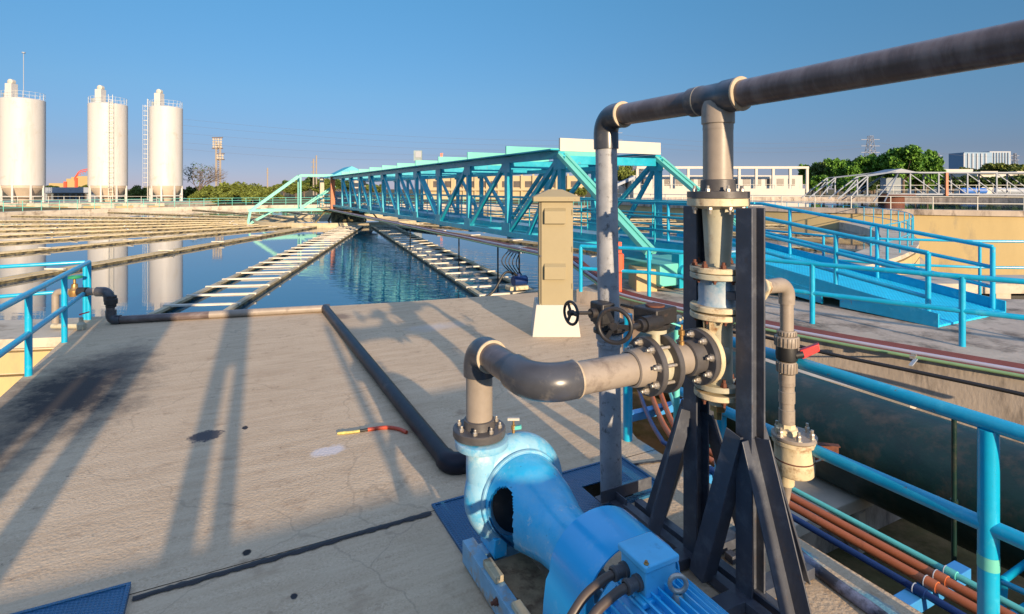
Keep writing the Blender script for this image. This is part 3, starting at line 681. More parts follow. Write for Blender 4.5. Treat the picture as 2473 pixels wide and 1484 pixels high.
# blue kit around the bridge carriage
pr = thing('buffer_post', 'orange-red buffer post beside the bridge carriage', 'post', P(1499, 700, 10.3))
pz = Vector((P(1489, 700, 10.3).x, 10.3, 0)); b = MB(); b.box(pz+Z3*.62, .16, .16, 1.2, Vector((1, 0, 0)), Vector((0, 1, 0))); b.build('post', M['redpaint'], pr, smooth=False)
b = MB(); b.box(pz+Vector((.0, -.05, .84)), .22, .22, .36, Vector((1, 0, 0)), Vector((0, 1, 0))); b.build('buffer_head', M['redpaint'], pr, smooth=False, bevel=.03)
cb = thing('concrete_block', 'pair of cream concrete blocks under the bridge carriage', 'block', Vector((2.4, 10.7, ZD)))
b = MB(); b.xbox(2.35, 2.75, 10.5, 11.2, ZD-.3, ZD+.42); b.xbox(2.85, 3.95, 10.9, 11.5, ZD-.3, ZD+.40); b.xbox(4.1, 6.4, 11.3, 11.9, ZD-.3, ZD+.42); b.build('block', M['tan'], cb, smooth=False, bevel=.02)
# railing round the left edge of the pump deck and out along the rim
lp = [W(-1.0, -2.1), W(1.8, -2.1), W(5.2, -2.1), W(8.4, -2.1), W(10.0, -2.1), W(11.55, -2.1)]
railing('guard_railing', 'blue two-rail railing along the left edge of the pump deck', lp, (.5, .97), .038, .036, M['blue'])
lr = [W(11.6, -2.16)]+[rim(a, ROUT-.45) for a in (7.2, 5.7, 4.2, 1.0, -2.2)]
railing('guard_railing', 'blue railing standing on the tank rim at the left edge of the photo', lr, (.5, .97), .034, .030, M['blue'])

# ------------------------------------------------------------------ overhead pipe, standpipe and riser (one glued PVC run)
VR, UR, USP = 2.465, 2.267, 3.25; ZO = 2.715
ov = thing('overhead_pipework', 'thick dark overhead pipe with tee and elbow on two tall grey standpipes', 'pipe', W(USP, VR, 0))
SPT = W(USP+.02, VR-.035, ZO); SPB = W(USP, VR, 0)        # the tall pipe leans a little
dirS = (SPT-SPB)/ZO
MB().tube([SPB-dirS*.25, SPB+dirS*1.16, SPB+dirS*1.30, SPB+dirS*2.56], .0775, 32).build('standpipe', M['pvcblue'], ov)
MB().lathe(SPB+dirS*1.06, dirS, [(.078, 0), (.086, .002), (.087, .03), (.083, .034), (.083, .055), (.094, .06), (.094, .12), (.086, .124)], 32).build('coupling', M['pvcblue'], ov)
el = [SPB+dirS*2.49]+arc(SPT, dirS, -U3, .115, 12)+[SPT-U3*.20]
MB().tube(el, [.089]+[.089]+[.088]*10+[.088]+[.089]+[.089], 32).build('elbow', M['elbow'], ov)
MB().lathe(SPT-U3*.195, -U3, [(.07, 0), (.091, .0), (.0925, .006), (.091, .012), (.07, .014)], 32).build('glue_ring', M['glue'], ov)
tee0, tee1 = 2.46, 2.10
q = lambda u: W(u, VR-.035+.035*min(1, max(0, (USP-u)/.8)), ZO)
MB().tube([SPT-U3*.15, q(2.46)], .0735, 28).build('short_pipe', M['pvcdark'], ov)
b = MB().lathe(q(tee0), q(tee1)-q(tee0), [(.07, 0), (.087, .002), (.088, .09), (.084, .10), (.084, .24), (.091, .25), (.092, .355), (.07, .36)], 32)
b.build('tee_run', M['elbow'], ov)
MB().lathe(q(2.40), -U3, [(.0865, .0), (.0885, .003), (.0885, .012), (.0865, .015)], 32).build('glue_ring', M['glue'], ov)
MB().lathe(q(tee1)+U3*.012, -U3, [(.07, 0), (.0925, .0), (.0945, .007), (.0925, .014), (.07, .016)], 32).build('glue_ring', M['glue'], ov)
MB().lathe(W(UR, VR, ZO-.02), -Z3, [(.084, 0), (.090, .05), (.090, .125), (.083, .13), (.083, .16)], 32).build('tee_branch', M['pvc'], ov)
MB().tube([q(tee1), W(-3, VR, ZO)], .0735, 28).build('overhead_pipe', M['pvcdark'], ov)
MB().tube([W(UR, VR, ZO-.13), W(UR, VR, 2.19)], .0815, 32).build('riser_pipe', M['pvc'], ov)
b_ = MB().lathe(W(UR, VR, 2.15), Z3, [(.168, 0), (.168, .036), (.10, .038), (.096, .04), (.094, .10), (.082, .104)], 40); rfl = b_.build('riser_flange', M['flange'], ov)
bolts(rfl, W(UR, VR, 2.186), Z3, .135, 8, M['steel'], .013, .03, 20)

# ------------------------------------------------------------------ cast-iron column under the riser
vc = thing('valve_column', 'upright column of cream and pale grey flanged cast pipe pieces held between the dark posts', 'pipe column', W(UR, VR, .9))
A = lambda z: W(UR, VR, z)
b = MB().lathe(A(2.107), Z3, [(.09, -.02), (.168, 0), (.168, .04), (.09, .042)], 40); vfl = {2.107: b.build('flange', M['cast'], vc)}
b = MB().lathe(A(1.76), Z3, [(.066, 0), (.068, .02), (.085, .31), (.086, .35)], 36); b.build('reducer', M['castgrey'], vc)
for (z, m) in ((1.735, 'cast'), (1.700, 'castgrey'), (1.520, 'cast'), (1.478, 'cast'), (1.085, 'castgrey'), (1.035, 'cast')):
    vfl[z] = MB().disc(A(z), Z3, .152 if z > 1.2 else .130, .031, 40).build('flange', M[m], vc)
MB().lathe(A(1.55), Z3, [(.112, 0), (.106, .02), (.106, .13), (.112, .15)], 36).build('spool', M['spool'], vc)
b = MB().lathe(A(1.11), Z3, [(.082, 0), (.078, .03), (.078, .30), (.086, .36), (.088, .37)], 36)
ZB2 = 1.275
b.lathe(W(UR, VR, ZB2), -V3, [(.092, 0), (.088, .06), (.092, .10)], 32); b.build('tee_body', M['castgrey'], vc)
for k in (-1, 1):
    b = MB(); b.extrude([A(1.47)+U3*k*.08-V3*.04, A(1.47)+U3*k*.02-V3*.09, A(1.36)-V3*.085+U3*k*.02], V3*.02); b.build('rib', M['cast'], vc, smooth=False)
MB().disc(W(UR, VR-.10, ZB2), -V3, .150, .032, 44).build('branch_flange', M['cast'], vc)
MB().tube([A(1.035), A(.985)], .05, 20).build('nipple', M['cast'], vc)
b = MB().lathe(A(.90), Z3, [(.0, 0), (.022, 0), (.024, .04), (.045, .05), (.045, .09), (.05, .1)], 6); b.build('plug', M['brass'], vc)
bolts(vfl[1.735], A(1.768), Z3, .128, 8, M['rust'], .016, .03, 10); bolts(vfl[1.700], A(1.70), -Z3, .128, 8, M['rust'], .014, .02, 10)
bolts(vfl[2.107], A(2.105), -Z3, .135, 8, M['steel'], .014, .04, 20)
bolts(vfl[1.478], A(1.478), -Z3, .125, 8, M['rust'], .012, .02, 30); bolts(vfl[1.085], A(1.117), Z3, .105, 6, M['rust'], .016, .035, 30); bolts(vfl[1.035], A(1.035), -Z3, .105, 6, M['rust'], .014, .03, 30)

# ------------------------------------------------------------------ discharge pipe from the pump to the column
VD = 1.29; ZD2 = ZB2; UD = 2.945
dp = thing('discharge_pipe', 'grey pipe bending twice from the blue pump up to the cream column', 'pipe', W(UD, VD, .8))
Bp = lambda v: W(UR, v, ZD2)
fA = MB().disc(Bp(2.325), -V3, .152, .034, 44).build('flange', M['flange'], dp)
MB().lathe(Bp(2.30), -V3, [(.10, 0), (.096, .03), (.094, .085), (.084, .09)], 32).build('flange_hub', M['flange'], dp)
MB().tube([Bp(2.24), Bp(2.06)], .081, 32).build('spool', M['pvc'], dp)
bolts(fA, Bp(2.291), -V3, .122, 8, M['steel'], .016, .036, 12)
MB().disc(Bp(2.075), -V3, .152, .034, 44).build('flange', M['flange'], dp)
fB = MB().disc(Bp(1.965), -V3, .152, .036, 44).build('flange', M['flange'], dp)
for k in range(8):
    a = R(12)+math.pi/4*k; o_ = U3*math.sin(a)*.122+Z3*math.cos(a)*.122; MB().cyl(Bp(2.085)+o_, Bp(1.925)+o_, .009, 10).build('tie_bolt', M['steel'], fB)
bolts(fB, Bp(1.929), -V3, .122, 8, M['steel'], .016, .036, 12)
MB().lathe(Bp(1.93), -V3, [(.104, 0), (.098, .03), (.095, .09), (.084, .094)], 32).build('flange_hub', M['pvc'], dp)
MB().tube([Bp(1.86), Bp(1.47)], .080, 32).build('pipe', M['pvc'], dp)
cor = Bp(VD)
e1 = [Bp(1.50)]+arc(cor, -V3, U3, .15, 14)+[cor+U3*.22]
MB().tube(e1, [.091]*len(e1), 32).build('elbow', M['elbow'], dp)
MB().lathe(Bp(1.505), -V3, [(.08, 0), (.0905, 0), (.093, .006), (.0905, .012)], 32).build('glue_ring', M['glue'], dp)
top = W(UD, VD, ZD2)
MB().tube([cor+U3*.18, top-U3*.12], .078, 32).build('pipe', M['pvcdark'], dp)
e2 = [top-U3*.17]+arc(top, U3, -Z3, .105, 12)+[top-Z3*.15]
MB().tube(e2, .091, 32).build('elbow', M['elbow'], dp)
MB().lathe(top-U3*.165, -U3, [(.07, 0), (.092, 0), (.0935, .006), (.092, .012), (.075, .014)], 32).build('glue_ring', M['glue'], dp)
MB().tube([top-Z3*.13, W(UD, VD, .80)], .0765, 32).build('riser_pipe', M['pvc'], dp)
fC = MB().lathe(W(UD, VD, .782), Z3, [(.150, 0), (.152, .004), (.152, .04), (.148, .044), (.092, .046), (.088, .09), (.078, .094)], 44); fC = fC.build('flange', M['flange'], dp)
bolts(fC, W(UD, VD, .826), Z3, .120, 8, M['steel'], .013, .03, 10)

def handwheel(c, ax, rad, m, par, nsp=3, rim=.011):
    ax = Vector(ax).normalized(); ref = Z3; s1 = (ref-ax*ref.dot(ax)).normalized(); s2 = ax.cross(s1)
    b = MB().torus(c, ax, rad, rim, 44, 10); b.lathe(c-ax*.02, ax, [(0, 0), (.02, 0), (.02, .04), (0, .04)], 16)
    for k in range(nsp):
        a = 2*math.pi*k/nsp+.5; d = s1*math.cos(a)+s2*math.sin(a); b.bar(Vector(c)+d*.012, Vector(c)+d*rad, .020, .010, ax)
    return b.build('handwheel', m, par)
# butterfly valve between the flanges
bv = thing('butterfly_valve', 'black geared butterfly valve with handwheel clamped in the discharge pipe', 'valve', Bp(2.0))
MB().lathe(Bp(2.043), -V3, [(.08, 0), (.105, .002), (.105, .076), (.08, .078)], 32).build('valve_body', M['castgrey'], bv)
b = MB().lathe(Bp(2.005)+Z3*.09, Z3, [(.03, 0), (.026, .04), (.026, .075), (.06, .08), (.06, .10), (0, .1)], 20); b.build('neck', M['castgrey'], bv)
ga = Vector((-.80, -.60, 0)).normalized(); gb = Vector((.6, -.8, 0)).normalized()
gc = Bp(2.005)+Z3*.245
b = MB().lathe(gc-Z3*.055, Z3, [(0, 0), (.07, 0), (.075, .012), (.075, .03)], 28); b.box(gc+Z3*.02, .17, .155, .085, ga, gb); b.build('gearbox', M['iron'], bv, bevel=.008)
MB().lathe(gc+Z3*.062, Z3, [(.05, 0), (.05, .008), (.02, .012), (0, .012)], 24).build('position_cap', M['rust'], bv)
b = MB().cyl(gc+ga*.05+gb*.06, gc+ga*.17+gb*.06, .040); b.cyl(gc+ga*.17+gb*.06, gc+ga*.37+gb*.06, .014); b.cyl(gc+ga*.17+gb*.06, gc+ga*.20+gb*.06, .03); b.build('worm_housing', M['iron'], bv)
wc = P(1457, 746, (gc+ga*.37).y-.03)
handwheel(gc+ga*.375+gb*.06+Z3*.025, Vector((-.42, -.90, .05)), .080, M['iron'], bv)
# second gear-operated valve built into the standpipe
gv = thing('butterfly_valve', 'small black geared valve with side handwheel clamped round the bluish standpipe', 'valve', SPB+dirS*1.22)
b = MB().lathe(SPB+dirS*1.165, dirS, [(.08, 0), (.112, .002), (.112, .026), (.1, .03), (.1, .06), (.112, .064), (.112, .088), (.08, .09)], 32); b.build('valve_body', M['iron'], gv)
g2 = SPB+dirS*1.33-V3*.10-U3*.06
b = MB().box(g2, .15, .11, .15, U3, V3); b.cyl(g2-Z3*.07, g2-Z3*.12+V3*.02, .05); b.build('gearbox', M['iron'], gv, bevel=.012)
b = MB().cyl(g2-V3*.04, g2-V3*.25+Z3*.02, .013); b.cyl(g2-V3*.05, g2-V3*.10, .035); b.build('stem', M['iron'], gv)
handwheel(g2-V3*.262+Z3*.021, Vector((-.86, -.5, 0)), .077, M['iron'], gv, 3, .010)
# little brass tap on the spool
av = thing('air_valve', 'small brass tap with teal handle standing on the grey pipe spool', 'tap', Bp(2.19)+Z3*.08)
p0 = Bp(2.19)+Z3*.078
MB().lathe(p0, Z3, [(.016, 0), (.016, .02), (.011, .024), (.011, .05), (.018, .055), (.018, .08), (.008, .085), (.008, .11), (0, .11)], 10).build('body', M['brass'], av)
MB().bar(p0+Z3*.105-V3*.01, p0+Z3*.135-V3*.09+U3*.02, .016, .008).build('handle', M['tealc'], av)
cc = P(1607, 783, 3.5)
pc = thing('capped_stub', 'round cream pipe cap with blue tap behind the butterfly valve', 'pipe cap', cc)
dcap = Vector((-.75, -.65, 0)); b = MB().lathe(cc, dcap, [(.035, -.16), (.035, -.03), (.055, -.03), (.06, -.01), (.06, .02), (.05, .045), (.02, .055), (0, .055)], 28); b.build('cap', M['cast'], pc)
MB().bar(cc+Vector((.05, 0, -.02)), cc+Vector((.16, .05, .0)), .04, .03).build('tap', M['blue'], pc)
MB().cyl(cc+Vector((.10, .10, -.06)), cc+Vector((.10, .10, -.8)), .02).build('pipe_stub', M['tealc'], pc)

# ------------------------------------------------------------------ pump
VP_, ZP = 1.50, .425
pu = thing('water_pump', 'bright blue motor-driven centrifugal pump with worn pale casing on a rusty blue frame', 'pump', W(2.2, VP_, 0))
pa = W(3.02, VP_, ZP+.02)
prof = [(.05, 0), (.19, 0), (.25, .012), (.29, .045), (.312, .09), (.314, .12), (.305, .155), (.285, .18), (.262, .195), (.248, .20), (.244, .206), (.244, .225)]
b = MB().lathe(pa, -U3, prof, 56)
# scroll and tangential nozzle
nz = []
for k in range(10):
    t = k/9; nz.append((W(3.02-.11, VD+.03*(1-t)**2, .38+(.745-.38)*t), .105-.018*t))
b.tube([W(2.91, VD+.14, .22), W(2.91, VD+.06, .30)]+[p for p, r in nz], [.10, .11]+[r for p, r in nz], 28)
b.build('volute', M['pale'], pu, ang=50)
MB().lathe(W(2.91, VD, .735), Z3, [(.09, -.03), (.10, -.012), (.15, 0), (.153, .004), (.153, .038), (.15, .04), (.09, .04)], 44).build('discharge_flange', M['pale'], pu)
b = MB().lathe(pa-U3*.200, -U3, [(.23, 0), (.252, .0), (.256, .006), (.256, .012), (.25, .02), (.225, .022)], 56); b.build('casing_cover', M['pale'], pu)
tc_, th_ = .365, .11
def skip(t0_, t1_, a):
    m_ = (t0_+t1_)/2; d1 = abs((a-90+180) % 360-180); d2 = abs((a-270+180) % 360-180)
    return ((m_-tc_)/th_)**2+(min(d1, d2)/44)**2 < 1
key_ = [(.238, .21), (.238, .24), (.234, .29), (.226, .35), (.214, .41), (.198, .47), (.182, .53), (.168, .58), (.158, .63), (.152, .70), (.148, .78), (.13, .84), (.06, .88)]
lp_ = []
for (r0_, t0_), (r1_, t1_) in zip(key_, key_[1:]):
    n_ = max(1, int((t1_-t0_)/.008)); lp_ += [(r0_+(r1_-r0_)*k/n_, t0_+(t1_-t0_)*k/n_) for k in range(n_)]
lp_.append(key_[-1])
b = MB().lathe(pa, -U3, lp_, 120, skip)
b.lathe(pa, -U3, [(r-.014, t) for r, t in lp_ if t < .6], 120, skip)
b.build('bearing_lantern', M['pump'], pu, ang=60)
MB().lathe(pa, -U3, [(.20, .235), (.09, .26), (.085, .40), (.06, .42), (.03, .43), (.03, 1.3)], 28).build('shaft', M['iron'], pu)
guard = [(-.285, -.10), (-.28, -.02), (-.268, .07)]+[(-.25*math.cos(math.pi*k/22), .10+.215*math.sin(math.pi*k/22)) for k in range(23)]+[(.268, .07), (.28, -.02), (.285, -.10)]
out = [Vector((0, 0, 0))+W(2.09, VP_+x, ZP+z) for x, z in guard]; inn = [W(2.09, VP_+x*.975, ZP+z-.006) for x, z in guard]
b = MB(); n = len(out); dlt = -U3*.27
vs = out+inn+[p+dlt for p in out]+[p+dlt for p in inn]
fs = []
for i in range(n-1): fs += [(i, i+1, 2*n+i+1, 2*n+i), (n+i, 3*n+i, 3*n+i+1, n+i+1), (i, n+i, n+i+1, i+1), (2*n+i, 2*n+i+1, 3*n+i+1, 3*n+i)]
b.add(vs, fs); b.build('coupling_guard', M['guard'], pu, ang=50)
# motor
VM, ZM, RM = 1.48, .455, .205
mo = MB().lathe(W(1.80, VM, ZM), -U3, [(.05, -.02), (.16, -.02), (.215, 0), (.232, .02), (.232, .05), (RM, .06), (RM, .9), (0, .9)], 72)
for k in range(44):
    a = 2*math.pi*k/44; rd = V3*math.sin(a)+Z3*math.cos(a)
    mo.bar(W(1.755, VM, ZM)+rd*(RM+.016), W(.95, VM, ZM)+rd*(RM+.016), .0075, .042, rd)
mot = mo.build('motor', M['pump'], pu, ang=30)
tb = MB().uvbox(1.617, 1.765, 1.385, 1.535, .665, .765); tbo = tb.build('terminal_box', M['boxblue'], pu, bevel=.006)
MB().uvbox(1.607, 1.775, 1.375, 1.545, .767, .795)  .build('lid', M['boxblue'], tbo, bevel=.007)
bolts(pu, W(1.622, 1.392, .793), Z3, .0, 1, M['brass'], .010, .014)
b = MB().uvbox(1.60, 1.79, 1.36, 1.56, .645, .668); b.build('terminal_box_base', M['pump'], pu, bevel=.006)
ec = W(1.555, 1.485, .735); b = MB().torus(ec, V3*.5+U3*.85, .030, .009, 28, 10); b.lathe(ec-Z3*.075, Z3, [(.022, 0), (.022, .02), (.014, .04)], 16); b.build('lifting_eye', M['steel'], pu)
for (u, dv, nm) in ((1.735, 0, 'a'), (1.655, -.0, 'b')):
    g0 = W(u, 1.385, .71)
    MB().lathe(g0, -V3, [(.03, -.01), (.03, .015), (.024, .018), (.024, .045), (.028, .048), (.028, .062), (.02, .066)], 12).build('cable_gland', M['flange'], tbo)
    c = catmull([g0-V3*.05, g0-V3*.12-Z3*.012, W(u-.015, 1.15, .655), W(u-.05, 1.00, .50), W(u-.12, .93, .22), W(u-.25, .90, .03)], 8)
    MB().tube(c, .0175, 12).build('power_cable', M['cable'], pu)
# frame
for v, sg in ((1.25, -1), (1.73, 1)):
    b = MB(); b.uvbox(.9, 3.02, v-.035, v+.035, .135, .147); b.uvbox(.9, 3.02, v-.035 if sg < 0 else v+.025, v-.025 if sg < 0 else v+.035, .02, .135); b.uvbox(.9, 3.02, v-.035, v+.035, .02, .03)
    b.build('base_rail', M['frameblue'], pu, smooth=False, bevel=.003)
for u in (2.92, 2.2, 1.65, 1.2):
    MB().uvbox(u-.05, u+.05, 1.29, 1.69, .03, .13).build('cross_member', M['frameblue'], pu, smooth=False)
for (a_, b_, c_) in ((2.60, 2.76, .185), (2.28, 2.42, .18), (1.5, 1.7, .19)): MB().uvbox(a_, b_, 1.23, 1.28, .149, c_).build('packing_block', M['cast'], pu, bevel=.004)
b = MB(); b.uvbox(2.14, 2.24, 1.31, 1.65, .13, .17); b.extrude([W(2.20, 1.42, .14), W(2.20, 1.54, .14), W(2.20, 1.53, .34), W(2.20, 1.43, .34)], -U3*.05); b.build('bearing_foot', M['pump'], pu, bevel=.006)
b = MB(); b.uvbox(2.80, 3.0, 1.32, 1.40, .13, .24); b.uvbox(2.80, 3.0, 1.56, 1.64, .13, .24); b.build('casing_foot', M['pump'], pu, bevel=.006)
MB().uvbox(2.30, 2.78, 1.29, 1.50, .131, .139).build('rusty_plate', mat('rust_stained_plate', (.30, .20, .11), .8, var=.4, vscale=10, col2=(.12, .06, .03), c2amt=.4, c2scale=8), pu)
b = MB(); b.uvbox(1.2, 1.72, 1.27, 1.38, .147, .30); b.uvbox(1.2, 1.72, 1.56, 1.67, .147, .30); b.build('motor_foot', M['pump'], pu, bevel=.01)
for (u, v) in ((2.9, 1.36), (2.19, 1.36), (1.6, 1.31)): bolts(pu, W(u, v, .185 if u > 2 else .15), Z3, 0, 1, M['iron'], .022, .05)
bolts(pu, W(2.55, 1.215, .10), -V3, 0, 1, M['rust'], .016, .03)
bx = W(2.92, 1.50, ZP+.02+.292)
b = MB().lathe(bx-Z3*.02, Z3, [(.016, 0), (.016, .03), (.009, .034), (.009, .06), (.014, .062), (.014, .085), (.006, .088), (.006, .118), (.0, .118)], 10); vvo = b.build('vent_valve', M['brass'], pu)
b = MB().bar(bx+Z3*.102-Vector((.035, 0, 0)), bx+Z3*.102+Vector((.035, 0, 0)), .018, .014); b.build('vent_handle', M['white'], vvo)
MB().bar(bx+Z3*.05, bx+Z3*.06+Vector((.045, -.01, 0)), .02, .02).build('vent_lever', M['tealc'], vvo)

# ------------------------------------------------------------------ dark steel stand
st = thing('post_stand', 'dark painted steel stand of two tall braced posts around the cream column', 'stand', W(2.24, 2.45, 0))
for u, zt in ((2.434, 2.10), (2.05, 2.10)):
    MB().hbeam(W(u, 2.468, .05), W(u, 2.468, zt), .105, .105, .012, V3).build('post', M['stand'], st, smooth=False, bevel=.003)
def brace(u, du, dv, z=.90, sp=.40):
    up = (U3*abs(dv)+V3*abs(du)).normalized()
    o = W(u, 2.468, 0)
    a = o+U3*du*.22+V3*dv*.22
    d1 = Vector((U3*du+V3*dv)).normalized()
    b = MB().angle(o+d1*.07+Z3*z, o+d1*sp+Z3*.06, .10, .008, d1.cross(Z3).normalized() if du else d1.cross(Z3).normalized())
    b.build('brace', M['stand'], st, smooth=False, bevel=.002)
for u, du, dv in ((2.434, 1, 0), (2.434, 0, 1), (2.05, 0, 1), (2.434, 0, -1)): brace(u, du, dv)
brace(2.05, -1, 0, .90, .33)
b = MB().angle(W(2.10, 2.40, .90), W(2.27, 2.30, .06), .10, .008, V3); b.build('brace', M['stand'], st, smooth=False, bevel=.002)
for v in (2.40, 2.50):
    MB().uvbox(1.6, 3.0, v-.03, v+.03, .012, .07).build('base_beam', M['stand'], st, smooth=False, bevel=.003)
for u in (2.05, 2.434):
    b = MB(); b.uvbox(u-.05, u+.05, 2.0, 2.37, .014, .075); b.uvbox(u-.05, u+.05, 2.53, 2.93, .014, .075); b.build('base_beam', M['stand'], st, smooth=False, bevel=.003)
b = MB(); b.angle(W(3.13, 2.26, .06), W(3.13, 2.70, .06), .08, .008, Z3); b.angle(W(2.98, 2.36, .05), W(3.1, 2.36, .05), .06, .008, Z3); b.build('foot_clamp', M['stand'], st, smooth=False)
for (u, z) in ((2.434, 1.62), (2.05, 1.62)):
    MB().uvbox(min(u, UR)+.06 if u < UR else UR+.10, UR-.10 if u < UR else u-.055, 2.42, 2.48, z-.02, z+.02).build('holding_clip', M['stand'], st, smooth=False)
# small black scrap block on the deck inside the stand
tag(MB().uvbox(2.30, 2.36, 2.62, 2.67, .004, .05).build('packing_block', M['stand'], None, bevel=.004), 'small dark block lying on the deck between the stand braces', 'block')

# ------------------------------------------------------------------ drain line right of the column
VX2 = 3.05; YX = W(UR, VX2)
dr = thing('drain_pipe', 'slim grey drain line with red-handled ball valve and cream strainer body right of the posts', 'pipe', W(UR, VX2, .3))
D = lambda z: Vector((YX.x, YX.y, z))
zt = 1.615
b = MB().lathe(W(UR, 2.56, zt), V3, [(.05, 0), (.10, .02), (.115, .10), (.10, .20), (.055, .28), (.04, .32)], 8); b.build('wrapped_joint', M['cast'], dr, ang=20)
e = [W(UR, 2.80, zt)]+arc(D(zt), V3, -Z3, .07, 8)+[D(zt-.12)]
MB().tube(e, [.039]+[.046]*9+[.046, .046], 20).build('elbow', M['pvc'], dr)
MB().tube([D(zt-.08), D(1.30)], .039, 20).build('pipe', M['pvc'], dr)
def knurl(z0, z1, r, m='pvc'):
    b = MB().lathe(D(z0), Z3, [(.04, 0), (r-.006, 0), (r, .008), (r, z1-z0-.008), (r-.006, z1-z0), (.04, z1-z0)], 28)
    for k in range(20):
        a = 2*math.pi*k/20; rd = Vector((math.cos(a), math.sin(a), 0)); b.bar(D(z0+.006)+rd*r, D(z1-.006)+rd*r, .007, .007, rd)
    return b
knurl(1.30, 1.335, .054).build('union_nut', M['pvc'], dr); knurl(1.235, 1.30, .068).build('union_nut', M['pvc'], dr)
MB().lathe(D(1.145), Z3, [(.04, 0), (.06, .01), (.064, .045), (.06, .09), (.04, .09)], 28).build('ball_valve_body', M['rubber'], dr)
hd = Vector((.93, -.2, .28)).normalized()
b = MB(); b.extrude([D(1.215)+Vector((.055, -.05, -.03)), D(1.215)+Vector((.055, -.05, -.005))+Z3*.012, D(1.215)+Vector((.165, -.06, .05)), D(1.215)+Vector((.17, -.06, .005)), D(1.215)+Vector((.075, -.05, -.045))], Vector((.02, .045, 0))); b.build('red_handle', M['red'], dr, bevel=.004)
MB().cyl(D(1.19)+Vector((.03, -.04, 0)), D(1.20)+Vector((.075, -.045, 0)), .022).build('valve_stem', M['rubber'], dr)
lv = P(1841, 784, 3.9); MB().box(lv, .03, .03, .095, Vector((1, 0, 0)), Vector((0, 1, 0))).build('small_lever', M['red'], dr, bevel=.004); MB().cyl(lv-Z3*.04, lv-Z3*.04+Vector((-.12, 0, 0)), .012).build('lever_stem', M['cast'], dr)
knurl(1.075, 1.145, .058).build('union_nut', M['pvc'], dr)
b = MB().lathe(D(.76), Z3, [(.046, 0), (.046, .09), (.042, .092), (.042, .13), (.047, .133), (.047, .20), (.043, .203), (.043, .235), (.047, .238), (.047, .31)], 24); b.build('clamped_sleeve', M['pvc'], dr)
fx = D(0)+Vector((.035, -.02, 0)); DF = lambda z: Vector((fx.x, fx.y, z))
fD = MB().disc(DF(.685), Z3, .128, .022, 40).build('flange', M['pvc'], dr); MB().disc(DF(.655), Z3, .125, .026, 40).build('flange', M['cast'], dr)
MB().lathe(D(.705), Z3, [(.07, 0), (.065, .03), (.05, .035), (.05, .06)], 8).build('hex_adapter', M['cast'], dr)
bolts(fD, DF(.71), Z3, .10, 6, M['steel'], .015, .045, 20)
b = MB().lathe(DF(.47), Z3, [(.03, -.02), (.06, -.015), (.105, 0), (.112, .01), (.112, .085), (.106, .09), (.112, .095), (.112, .185), (.08, .19)], 36); b.build('strainer_body', M['cast'], dr)
MB().torus(DF(.56), Z3, .111, .004, 40, 6).build('wire_band', M['rust'], dr)
knurl2 = MB().lathe(D(.385), Z3, [(.03, 0), (.04, .0), (.044, .01), (.044, .06), (.05, .07), (.05, .09)], 20); knurl2.build('union_nut', M['cast'], dr)
MB().lathe(D(.27), Z3, [(.0, 0), (.012, 0), (.018, .03), (.032, .12), (.036, .125)], 18).build('tapered_tip', M['pvc'], dr)
hb = thing('strut_bracket', 'rusty steel strut and rod tying the cream strainer to the blue rail', 'bracket', W(2.2, 3.2, .6))
q0 = DF(.60)+Vector((.10, .03, 0)); q1 = q0+Vector((.165, -.04, 0))
b = MB(); b.bar(q0, q1, .006, .085); o3 = (q1-q0).normalized().cross(Z3)*.017; b.bar(q0+o3+Z3*.045, q1+o3+Z3*.045, .04, .005); b.bar(q0+o3-Z3*.045, q1+o3-Z3*.045, .04, .005); b.build('channel', M['rust'], hb, smooth=False)
MB().cyl(DF(.56)+Vector((.1, -.05, 0)), q1+Vector((-.03, -.03, 0)), .006).build('tie_rod', M['steel'], hb)

# ------------------------------------------------------------------ near railing at the deck edge
VRL = 3.11
nr = thing('guard_railing', 'thick bright blue two-rail railing along the right edge of the pump deck', 'railing', W(1.1, VRL, 0))
TA, TB = PV(1560, 760, VRL), PV(2473, 1049, VRL); MA, MB_ = PV(1625, 938, VRL), PV(2380, 1268, VRL)
dT = (TB-TA).normalized(); dM = (MB_-MA).normalized()
MB().tube([TA-dT*.08, TB+dT*1.2], .0355, 20).build('top_rail', M['blue'], nr)
MB().tube([MA-dM*.4, MB_+dM*1.2], .0355, 20).build('mid_rail', M['blue'], nr)
for x, yt in ((1516, 746), (2387, 1022)):
    tp_ = PV(x, yt+10, VRL); MB().lathe(Vector((tp_.x, tp_.y, -.02)), Z3, [(.0, 0), (.0405, 0), (.0405, tp_.z+.01), (0, tp_.z+.01)], 24).build('post', M['blue'], nr)
pp = PV(1740, 825, VRL); MB().cyl(Vector((pp.x, pp.y, -.02)), pp, .0405, 24).build('post', M['blue'], nr)
tx = PV(2396, 1346, VRL); ps = PV(2387, 1345, VRL)
MB().lathe(Vector((ps.x, ps.y, ps.z-.02)), Z3, [(.0412, -.03), (.0418, -.03), (.0418, .03), (.0412, .03)], 24).build('tape_patch', M['mint'], nr)

